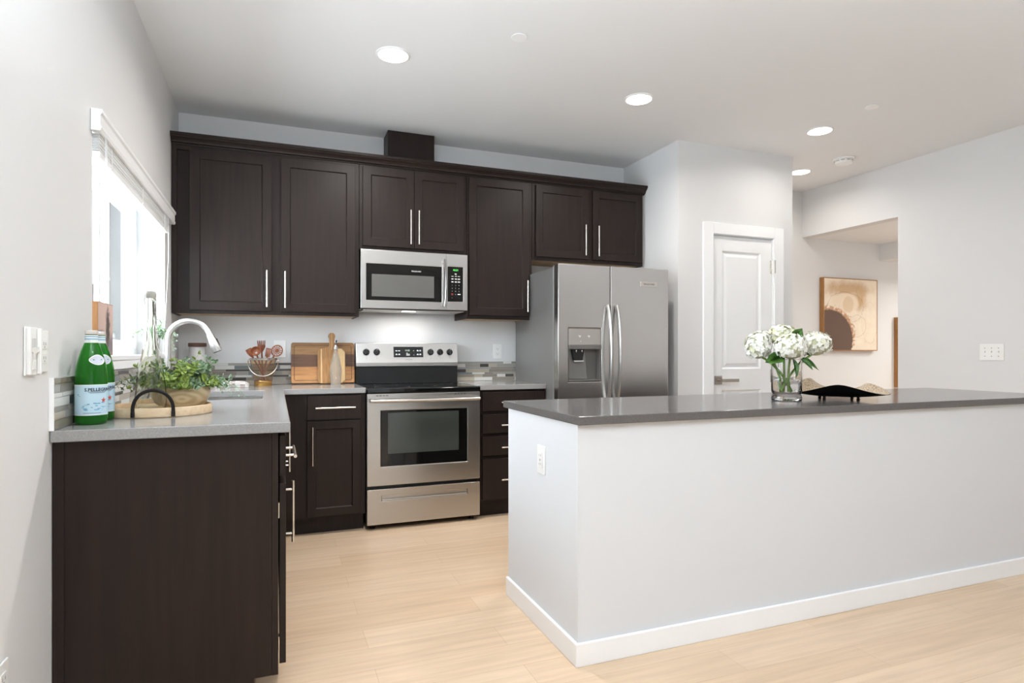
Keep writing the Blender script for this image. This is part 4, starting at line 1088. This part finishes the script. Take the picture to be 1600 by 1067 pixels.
for ln, dv in ((0.30, (0.12, -1, 0.45)), (0.26, (0.25, -1, 0.25)), (0.2, (0.3, -0.9, 0.1)), (0.16, (0.9, 0.15, 0.4)), (0.17, (0.8, 0.3, 0.2))):
    sprig(bm, b0, Vector(dv), ln, 2.4, 0.017, 0, 3, r, 14, aspect=0.36)
for k in range(10):
    sprig(bm, b0+Vector((r.uniform(-.02, .02), r.uniform(-.02, .02), 0)), Vector((r.uniform(-0.1, 0.5), r.uniform(-0.4, 0.3), 1)), r.uniform(0.05, 0.11), 0.6, 0.018, 1, 3, r, 6, aspect=0.4)
obj('foliage', bm, [euc_c, euc_a, euc_d, stem_m], t, fixn=False)

# ------------------------------------------------------------------ along the back wall
# folded cloth
bm = BM(); nx, ny = 22, 8
x0, x1, y0, y1 = -0.440, -0.165, 4.30, 4.42
def cloth_pt(i, j, lay):
    s, q = i/nx, j/ny; x = x0+(x1-x0)*s; y = y0+(y1-y0)*q
    h = (0.020 if lay == 0 else 0.036)*(1-(2*q-1)**4*0.45)*(1-(2*s-1)**8*0.5)+0.004*mnoise.noise(Vector((x*18, y*18, lay*3.1)))
    return (x+0.004*mnoise.noise(Vector((q*7, lay, 1))), y, CT+0.003+max(h, 0.004))
for lay in (0, 1):
    sh = 0 if lay == 0 else 0.0
    G = [[bm.verts.new(cloth_pt(i, j, lay)) for j in range(ny+1)] for i in range(nx+1)]
    Bt = [[bm.verts.new((cloth_pt(i, j, lay)[0], cloth_pt(i, j, lay)[1], CT+0.0012+lay*0.012)) for j in range(ny+1)] for i in range(nx+1)]
    for i in range(nx):
        for j in range(ny):
            bm.faces.new((G[i][j], G[i+1][j], G[i+1][j+1], G[i][j+1])).smooth = True
            bm.faces.new((Bt[i][j], Bt[i][j+1], Bt[i+1][j+1], Bt[i+1][j]))
    for i in range(nx):
        bm.faces.new((G[i][0], Bt[i][0], Bt[i+1][0], G[i+1][0])).smooth = True; bm.faces.new((G[i][ny], G[i+1][ny], Bt[i+1][ny], Bt[i][ny]))
    for j in range(ny):
        bm.faces.new((G[0][j], G[0][j+1], Bt[0][j+1], Bt[0][j])); bm.faces.new((G[nx][j], Bt[nx][j], Bt[nx][j+1], G[nx][j+1]))
tag(obj('kitchen_towel', bm, towel_m), 'folded pink and white checked towel on the worktop behind the sink', 'towel')
# canister with dark lid, mostly hidden by the plant
t = thing('canister', 'pale grey canister with dark wooden lid half hidden behind the faucet', 'canister', (-0.482, 4.50, CT))
obj('jar', lathe(BM(), [(0, 0), (0.046, 0), (0.049, 0.004), (0.049, 0.258), (0.046, 0.263), (0, 0.263)], 40, (-0.482, 4.50, CT)), mat('grey_ceramic', S(206, 204, 202), 0.4), t)
obj('lid', lathe(BM(), [(0, 0.2635), (0.054, 0.2635), (0.055, 0.266), (0.055, 0.285), (0.053, 0.288), (0, 0.289)], 40, (-0.482, 4.50, CT)), lid_m, t)
# utensil bucket
ux, uy = -0.079, 4.43
t = thing('utensil_bucket', 'smoky glass bucket with brass base and swing handle holding wooden utensils', 'bucket', (ux, uy, CT))
bo = [(0, 0.010), (0.055, 0.010), (0.060, 0.05), (0.085, 0.183), (0.088, 0.186), (0.0845, 0.186), (0.0815, 0.182), (0.0565, 0.05), (0.052, 0.014), (0, 0.014)]
obj('glass_wall', lathe(BM(), bo, 48, (ux, uy, CT)), amber_m, t)
obj('brass_base', lathe(BM(), [(0, 0), (0.054, 0), (0.0555, 0.003), (0.0570, 0.034), (0.0565, 0.0365), (0.0561, 0.03), (0.0552, 0.0095), (0, 0.0095)], 48, (ux, uy, CT)), brass_m, t)
obj('rim_band', lathe(BM(), [(0.0872, 0.174), (0.0895, 0.174), (0.0905, 0.187), (0.0825, 0.188), (0.0825, 0.1865), (0.0885, 0.1865)], 48, (ux, uy, CT), close=True), nickel_m, t)
bm = BM(); hp = []
for k in range(25):
    a = pi*k/24; hp.append((ux-0.094*cos(a)*1.0, uy-0.060*sin(a)-0.02*sin(a), CT+0.168-0.100*sin(a)))
tube(bm, hp, 0.0034, 8)
for sg in (-1, 1): tube(bm, [(ux+sg*0.086, uy, CT+0.170), (ux+sg*0.098, uy, CT+0.170)], 0.006, 10)
obj('swing_handle', bm, nickel_m, t)
def utensil(name, label, x, y, top, head, m=uten_m):
    """handle runs from inside the bucket at (x,y) bottom up to top; head(bm, top, dir)"""
    p0 = Vector((ux+x, uy+y, CT+0.018)); p1 = Vector((ux+top[0], uy+top[1], CT+top[2])); d = (p1-p0).normalized()
    o = thing(name, label, 'utensil', p0, group='wooden kitchen utensils')
    obj('handle', tube(BM(), [p0, p0+(p1-p0)*0.5, p1], [0.0055, 0.005, 0.0055], 10), utenpale_m if m is utenpale_m else m, o)
    bm = BM(); head(bm, p1, d); obj('head', bm, m, o, smooth=True)
def ladle(bm, p, d):
    c = p+d*0.022+Vector((0, -0.016, 0)); n = 18
    q = Vector((-0.2, -0.85, 0.5)).normalized(); a, b = frame_of(q)
    for r0, s0 in ((0.034, 0), ):
        rings = []
        for k, (rr, dep) in enumerate(((0.034, 0), (0.031, -0.014), (0.022, -0.024), (0.008, -0.028), (0.008, -0.025), (0.020, -0.021), (0.028, -0.012), (0.031, 0))):
            rings.append([bm.verts.new(c+a*rr*cos(2*pi*i/n)+b*rr*sin(2*pi*i/n)+q*dep) for i in range(n)])
        for A, B in zip(rings, rings[1:]+rings[:1]):
            for i in range(n): bm.faces.new((A[i], A[(i+1)%n], B[(i+1)%n], B[i]))
def skimmer(bm, p, d):
    c = p+d*0.036; n = 28; sd = Vector((1, 0, 0)); sd = (sd-d*sd.dot(d)).normalized(); q = sd.cross(d)
    tube(bm, [c+sd*0.033*cos(2*pi*k/n)+d*0.037*sin(2*pi*k/n) for k in range(n+1)], 0.0042, 8, cap=False)
    for rr in (0.012, 0.021): tube(bm, [c+sd*rr*cos(2*pi*k/n)+d*rr*1.1*sin(2*pi*k/n) for k in range(n+1)], 0.0026, 6, cap=False)
    for k in range(6):
        a = pi*k/6; v = sd*cos(a)*0.033+d*sin(a)*0.037; tube(bm, [c-v, c+v], 0.0022, 6)
def fork(bm, p, d):
    sd = Vector((1, 0, 0)); sd = (sd-d*sd.dot(d)).normalized(); q = d.cross(sd)
    prism_pts = []
    tube(bm, [p-d*0.004, p+d*0.012, p+d*0.032, p+d*0.045], [0.006, 0.016, 0.026, 0.024], 14, flat=(1, 0.35) if abs(frame_of(d)[0].x) > 0.6 else (0.35, 1))
    for k in range(5):
        x = (k-2)*0.0095; tube(bm, [p+d*0.036+sd*x, p+d*0.062+sd*x*1.15, p+d*0.074+sd*x*1.2-q*0.004], [0.0042, 0.0042, 0.003], 8)
def slotted(bm, p, d):
    sd = Vector((1, 0, 0)); sd = (sd-d*sd.dot(d)).normalized()
    tube(bm, [p-d*0.004, p+d*0.008], [0.006, 0.014], 10, flat=(1, 0.35) if abs(frame_of(d)[0].x) > 0.6 else (0.35, 1))
    for k in range(4):
        x = (k-1.5)*0.0105; tube(bm, [p+sd*x*0.7, p+d*0.05+sd*x, p+d*0.056+sd*x], [0.0038, 0.0042, 0.003], 8)
    tube(bm, [p+d*0.054-sd*0.017, p+d*0.054+sd*0.017], 0.0042, 8)
def spatula(bm, p, d):
    sd = Vector((1, 0, 0)); sd = (sd-d*sd.dot(d)).normalized()
    fl = (1, 0.3) if abs(frame_of(d)[0].x) > 0.6 else (0.3, 1)
    tube(bm, [p-d*0.004, p+d*0.012, p+d*0.03, p+d*0.056, p+d*0.06], [0.006, 0.014, 0.019, 0.020, 0.018], 12, flat=fl)
utensil('ladle', 'wooden ladle with a deep bowl at the bucket front left', 0.02, -0.030, (-0.040, -0.034, 0.215), ladle)
utensil('spatula', 'flat wooden spatula leaning left in the glass bucket', 0.028, 0.027, (-0.066, 0.020, 0.196), spatula)
utensil('pasta_fork', 'wooden pasta fork with prongs standing tallest in the bucket', 0.0, 0.042, (-0.010, 0.052, 0.232), fork)
utensil('slotted_turner', 'wooden slotted turner in the middle of the bucket', -0.012, -0.012, (0.026, -0.014, 0.196), slotted)
utensil('skimmer', 'round wooden skimmer leaning right in the glass bucket', -0.03, 0.008, (0.070, 0.004, 0.205), skimmer)
# boards
def tilt(o, ang): o.rotation_euler = (ang, 0, 0)
t = thing('cutting_board', 'large rectangular acacia cutting board leaning on the back wall', 'cutting board', (0.318, 4.545, CT+0.0055))
bm = prism(BM(), rrect(-0.217, 0.217, 0.0, 0.292, 0.016), 'y', -0.012, 0.012)
obj('board', bm, acacia_m, t, 0.003, local=True)
bm = BM(); g0 = rrect(-0.196, 0.196, 0.021, 0.271, 0.010); pts = [Vector((x, -0.0121, z)) for x, z in g0]+[Vector((g0[0][0], -0.0121, g0[0][1]))]
tube(bm, pts, 0.0022, 6, cap=False, flat=(1, 0.25) if abs(frame_of(Vector((1, 0, 0)))[0].z) > 0.5 else (0.25, 1))
obj('juice_groove', bm, mat('dark_groove', S(92, 62, 40), 0.6), t, local=True)
tilt(t, radians(-9))
t = thing('paddle_board', 'small wooden paddle board with a handle leaning on the large cutting board', 'cutting board', (0.375, 4.505, CT+0.004))
out = []
for x, z in rrect(-0.098, 0.092, 0.0, 0.252, 0.022): out.append((x, z))
hs = []
body = [(x, z) for x, z in out]
# outline with handle: right side up, neck, rounded end, down the left side
hd_ = [(0.058, 0.252), (0.022, 0.262), (0.016, 0.285), (0.019, 0.32)]+[(0.024*cos(a), 0.338+0.026*sin(a)) for a in [pi*k/10 for k in range(11)]]+[(-0.019, 0.32), (-0.016, 0.285), (-0.022, 0.262), (-0.058, 0.252)]
ol = [(-0.076, 0.0), (-0.090, 0.006), (-0.098, 0.022), (-0.098, 0.225), (-0.088, 0.245)][::-1]
outline = [(0.070, 0.0), (0.084, 0.006), (0.092, 0.022), (0.092, 0.225), (0.082, 0.245)]+hd_+ol
bm = prism(BM(), outline, 'y', -0.008, 0.008)
obj('board', bm, paddle_m, t, 0.002, local=True)
bm = BM(); box(bm, -0.078, -0.068, -0.0092, -0.0078, 0.004, 0.246)
obj('painted_reflection', bm, reflection_cord_m, t, local=True)  # light reflecting off the board, painted as a pale strip
bm = prism(BM(), [(0.040, 0.004), (0.068, 0.004), (0.088, 0.024), (0.088, 0.224), (0.066, 0.248), (0.040, 0.248)], 'y', -0.0092, -0.0078)
obj('painted_reflection', bm, reflection_cord_m, t, local=True)  # right-hand light streak, likewise put in as colour
obj('hanging_cord', tube(BM(), [(-0.001, -0.0105, 0.365), (-0.002, -0.0105, 0.35), (-0.001, -0.012, 0.30), (-0.004, -0.012, 0.24)], 0.0018, 6), reflection_cord_m, t, local=True)
tilt(t, radians(-6))
# hobnail oil bottle
ox, oy = 0.392, 4.425
t = thing('oil_bottle', 'small ribbed clear glass bottle with a metal pourer in front of the boards', 'bottle', (ox, oy, CT))
prof_ = [(0.030, 0.0), (0.033, 0.006), (0.037, 0.05), (0.040, 0.085), (0.038, 0.115), (0.032, 0.15), (0.024, 0.185), (0.016, 0.215), (0.0115, 0.235), (0.011, 0.248)]
bm = BM(); n = 56; rings = []; m_ = 44
def pr_(z):
    for (r0, z0), (r1, z1) in zip(prof_, prof_[1:]):
        if z0 <= z <= z1: return r0+(r1-r0)*(z-z0)/(z1-z0)
    return prof_[-1][0]
for i in range(m_+1):
    z = 0.248*i/m_; rings.append([bm.verts.new((ox+(pr_(z)+(0.0024*abs(sin(z*150+pi*(k % 8 > 3)))*abs(sin(k*pi/4)) if z < 0.2 else 0))*cos(2*pi*k/n), oy+(pr_(z)+(0.0024*abs(sin(z*150+pi*(k % 8 > 3)))*abs(sin(k*pi/4)) if z < 0.2 else 0))*sin(2*pi*k/n), CT+z)) for k in range(n)])
for A, B in zip(rings, rings[1:]):
    for k in range(n): bm.faces.new((A[k], A[(k+1)%n], B[(k+1)%n], B[k])).smooth = True
bm.faces.new(rings[0][::-1]); bm.faces.new(rings[-1])
obj('bottle_body', bm, hob_m, t)
bm = lathe(BM(), [(0, 0.2485), (0.014, 0.2485), (0.014, 0.262), (0.009, 0.266), (0.007, 0.275), (0, 0.275)], 20, (ox, oy, CT)); tube(bm, [(ox, oy, CT+0.27), (ox, oy, CT+0.292), (ox+0.003, oy-0.004, CT+0.30)], 0.0035, 10)
sp_ = obj('pourer', bm, chrome_m, t)
obj('pourer_cap', tube(BM(), [(ox+0.003, oy-0.004, CT+0.299), (ox+0.005, oy-0.007, CT+0.310)], 0.0052, 10), blackp_m, sp_)

# ------------------------------------------------------------------ island decor
vx, vy = 2.300, 2.261
t = thing('glass_vase', 'clear glass cylinder vase with water on the island worktop', 'vase', (vx, vy, IT))
vo_ = [(0, 0), (0.064, 0), (0.068, 0.003), (0.069, 0.018), (0.064, 0.030), (0.063, 0.034), (0.0675, 0.042), (0.069, 0.05), (0.069, 0.198), (0.068, 0.199), (0.0655, 0.198), (0.0655, 0.052), (0.060, 0.044), (0.03, 0.040), (0, 0.039)]
obj('vase_body', lathe(BM(), vo_, 64, (vx, vy, IT)), glass_m, t)
obj('water', lathe(BM(), [(0, 0.0395), (0.03, 0.0405), (0.0595, 0.0445), (0.0652, 0.0525), (0.0652, 0.094), (0, 0.094)], 64, (vx, vy, IT)), water_m, t)
def hydrangea(label, hx, hy, hz, rx, ry, rz, cream, seed, bot, leaves):
    r = random.Random(seed); c = Vector((vx+hx, vy+hy, IT+hz))
    p0 = Vector((vx+bot[0], vy+bot[1], IT+0.046))
    t = thing('hydrangea', label, 'flower', p0, group='white hydrangeas in the vase')
    bm = BM()
    N = 150
    for i in range(N):
        zz = 1-2*(i+0.5)/N; ph = i*2.39996+r.uniform(-0.2, 0.2)
        if zz < -0.72: continue
        nrm = Vector((sqrt(1-zz*zz)*cos(ph), sqrt(1-zz*zz)*sin(ph), zz))
        jit = r.uniform(0.90, 1.05)
        p = c+Vector((nrm.x*rx*jit, nrm.y*ry*jit, nrm.z*rz*jit))
        q = (nrm+Vector((r.uniform(-.35, .35), r.uniform(-.35, .35), r.uniform(-.35, .35)))).normalized(); a, b = frame_of(q); th = r.random()*6.28; s = r.uniform(0.0105, 0.0145)
        mi = 1 if r.random() < cream else 0
        for k in range(4):
            u = a*cos(th+k*pi/2)+b*sin(th+k*pi/2); v = a*cos(th+k*pi/2+pi/2)+b*sin(th+k*pi/2+pi/2); lf = r.uniform(-0.1, 0.25)
            P4 = [p, p+u*s*0.55+v*s*0.5+q*s*lf*0.5, p+u*s*1.1+q*s*lf, p+u*s*0.55-v*s*0.5+q*s*lf*0.5]
            f = bm.faces.new([bm.verts.new(x) for x in P4]); f.material_index = mi; f.smooth = False
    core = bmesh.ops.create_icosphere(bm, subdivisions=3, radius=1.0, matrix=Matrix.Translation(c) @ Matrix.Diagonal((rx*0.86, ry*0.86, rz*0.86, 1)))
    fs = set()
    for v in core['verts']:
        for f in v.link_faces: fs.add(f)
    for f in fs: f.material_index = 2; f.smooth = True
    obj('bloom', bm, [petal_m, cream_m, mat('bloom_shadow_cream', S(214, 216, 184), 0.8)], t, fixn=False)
    k1 = Vector((vx+bot[0]*0.3+hx*0.25, vy+bot[1]*0.3+hy*0.25, IT+0.17))
    pts = []
    for i in range(11):
        s = i/10; pts.append(p0*(1-s)**2+k1*2*s*(1-s)+Vector((c.x, c.y, c.z-rz*0.6))*s*s)
    obj('stem', tube(BM(), pts, 0.0056, 9), stem_m, t)
    for (lx, ly, lz, dx, dy, dz, ln, wd) in leaves:
        bm = BM(); oval(bm, Vector((vx+lx, vy+ly, IT+lz)), Vector((dx, dy, dz)), Vector((0.2, -0.75, 0.6)), ln, wd, 0, 0.22, 12, True)
        obj('leaf', bm, hyl_m, t, fixn=False)
    return t
# camera right / away unit vectors, used only to read positions off the photograph
hydrangea('large white hydrangea at the front centre of the vase', -0.016, -0.042, 0.256, 0.080, 0.070, 0.064, 0.06, 1, (0.0, -0.01), [(0.03, -0.055, 0.20, 0.45, -0.6, -0.62, 0.075, 0.052), (-0.02, -0.055, 0.205, -0.1, -0.45, -1.0, 0.10, 0.040)])
hydrangea('white hydrangea leaning out to the left of the vase', -0.118, 0.062, 0.262, 0.060, 0.062, 0.070, 0.05, 2, (0.018, -0.004), [(-0.045, -0.03, 0.215, -0.95, 0.0, -0.22, 0.115, 0.062), (-0.05, -0.02, 0.225, 0.25, -0.3, 0.05, 0.06, 0.05), (-0.04, 0.02, 0.26, 0.1, -0.3, 0.9, 0.05, 0.04)])
hydrangea('white hydrangea leaning out to the right of the vase', 0.152, -0.030, 0.272, 0.074, 0.070, 0.064, 0.08, 3, (-0.02, 0.006), [(0.06, -0.02, 0.205, 0.9, -0.35, -0.52, 0.115, 0.040), (0.05, 0.0, 0.225, 0.9, -0.3, 0.02, 0.10, 0.034)])
hydrangea('creamy white hydrangea standing tallest at the back of the vase', 0.046, 0.072, 0.318, 0.074, 0.060, 0.050, 0.45, 4, (0.006, 0.02), [(0.055, 0.02, 0.285, 0.55, -0.2, 0.72, 0.085, 0.062), (0.06, 0.03, 0.30, 0.35, -0.5, -0.75, 0.075, 0.045), (0.0, 0.0, 0.30, 0.3, -0.6, 0.25, 0.045, 0.035)])
hydrangea('white hydrangea tucked low between left and back blooms', -0.052, 0.105, 0.296, 0.046, 0.042, 0.042, 0.1, 5, (-0.016, 0.012), [])
# wavy footed dish
dx_, dy_ = 2.640, 2.262
t = thing('decorative_dish', 'wavy black footed dish with a tan speckled inside on the island', 'dish', (dx_, dy_, IT))
view = -0.86   # direction of the high front lobe
def dishpt(s, a, off):
    lobe = cos(3*(a+2.43))
    rr = s*(0.198+0.040*(-lobe))
    z = 0.010+s**2*(0.044+0.022*lobe)+0.022*s**3*max(0.0, cos(a-1.76))**3
    if off: z += 0.0022
    return Vector((dx_+rr*cos(a)*1.0, dy_+rr*sin(a)*1.0, IT+z))
def dish(bm, off):
    n, m2 = 96, 16; rings = []
    c = bm.verts.new(dishpt(0.0, 0, off))
    for i in range(1, m2+1): rings.append([bm.verts.new(dishpt(i/m2*(0.992 if off else 1), 2*pi*k/n, off)) for k in range(n)])
    for k in range(n): bm.faces.new((c, rings[0][k], rings[0][(k+1)%n])).smooth = True
    for A, B in zip(rings, rings[1:]):
        for k in range(n): bm.faces.new((A[k], B[k], B[(k+1)%n], A[(k+1)%n])).smooth = True
    return bm
obj('shell', dish(BM(), 0), blackdish_m, t)
obj('lining', dish(BM(), 1), tan_m, t)['label'] = 'tan speckled lining'
for k in range(4):
    a = -0.70+pi/4+k*pi/2; p = Vector((dx_+0.105*cos(a), dy_+0.105*sin(a), IT))
    bm = lathe(BM(), [(0, 0), (0.006, 0.0), (0.009, 0.004), (0.006, 0.008), (0.005, 0.010), (0.008, 0.014), (0.006, 0.024), (0, 0.024)], 14, p)
    obj('foot', bm, blackdish_m, t)

# ------------------------------------------------------------------ hall paintings
t = thing('framed_painting', 'framed abstract beige and brown painting on the hall wall', 'painting', (5.56, YF-0.03, 1.17))
obj('frame', (lambda bm: [box(bm, a, b, YF-0.052, YF-0.0005, c, d) for a, b, c, d in ((5.170, 5.178, 1.160, 1.906), (5.922, 5.930, 1.160, 1.906), (5.178, 5.922, 1.160, 1.168), (5.178, 5.922, 1.898, 1.906))] and bm)(BM()), frame_m, t)
art_m = mat('abstract_canvas', S(226, 200, 170), 0.75)
tc = nd(art_m, 'ShaderNodeTexCoord'); sx = nd(art_m, 'ShaderNodeSeparateXYZ'); lk(art_m, tc.outputs['Generated'], sx.inputs[0])
U, V = sx.outputs['X'], sx.outputs['Z']; nz = noise(art_m, tc.outputs['Generated'], 5, 6, 0.6); nf = noise(art_m, tc.outputs['Generated'], 24, 4, 0.6)
c_ = ramp(art_m, nz, [(0.3, S(230, 212, 190)), (0.7, S(240, 226, 206))]).outputs[0]
c_ = mixc(art_m, mnode(art_m, 'MULTIPLY', ell(art_m, U, V, 0.42, 0.86, 0.36, 0.09, 0.5, nz, 1.6), 0.75), c_, S(188, 146, 98))
c_ = mixc(art_m, mnode(art_m, 'MULTIPLY', ell(art_m, U, V, 0.68, 0.70, 0.10, 0.13, 0.6, nz, 1.6), 0.8), c_, S(192, 150, 100))
c_ = mixc(art_m, ell(art_m, U, V, 0.40, 0.66, 0.24, 0.14, 0.1, nz, 0.4), c_, S(233, 214, 190))
c_ = mixc(art_m, ell(art_m, U, V, 0.45, 0.64, 0.10, 0.12, 0.1, nz, 0.5), c_, S(222, 198, 168))
def ringline(cu, cv, ru, rv, wd, cc, amt):
    global c_
    a = ell(art_m, U, V, cu, cv, ru, rv, 0.012, nz, 0.7); b = ell(art_m, U, V, cu, cv, ru-wd, rv-wd, 0.012, nz, 0.7)
    c_ = mixc(art_m, mnode(art_m, 'MULTIPLY', mnode(art_m, 'MAXIMUM', mnode(art_m, 'SUBTRACT', a, b), 0.0), amt), c_, cc)
ringline(0.40, 0.60, 0.36, 0.22, 0.006, S(120, 86, 56), 0.5)
ringline(0.62, 0.34, 0.17, 0.16, 0.006, S(150, 100, 60), 0.4)
ringline(0.86, 0.40, 0.16, 0.30, 0.005, S(150, 112, 74), 0.3)
c_ = mixc(art_m, mnode(art_m, 'MULTIPLY', ell(art_m, U, V, 0.10, 0.20, 0.46, 0.40, 0.05, nf, 0.7), 0.8), c_, S(176, 116, 66))
c_ = mixc(art_m, ell(art_m, U, V, 0.10, 0.14, 0.43, 0.42, 0.015, nf, 0.12), c_, S(104, 82, 70))
lk(art_m, c_, P(art_m).inputs['Base Color'])
obj('canvas', BX(5.1785, 5.9215, YF-0.050, YF-0.020, 1.1685, 1.8975), art_m, t)
t = thing('framed_painting', 'wood-edged framed picture mostly hidden at the hall opening edge', 'painting', (6.6, YF-0.03, 0.767))
obj('frame', (lambda bm: [box(bm, a, b, YF-0.062, YF-0.0005, c, d) for a, b, c, d in ((6.245, 6.253, 0.767, 1.521), (6.992, 7.0, 0.767, 1.521), (6.253, 6.992, 0.767, 0.775), (6.253, 6.992, 1.513, 1.521))] and bm)(BM()), frame_m, t)
obj('canvas', BX(6.2535, 6.9915, YF-0.060, YF-0.020, 0.7755, 1.5125), paper_m, t)
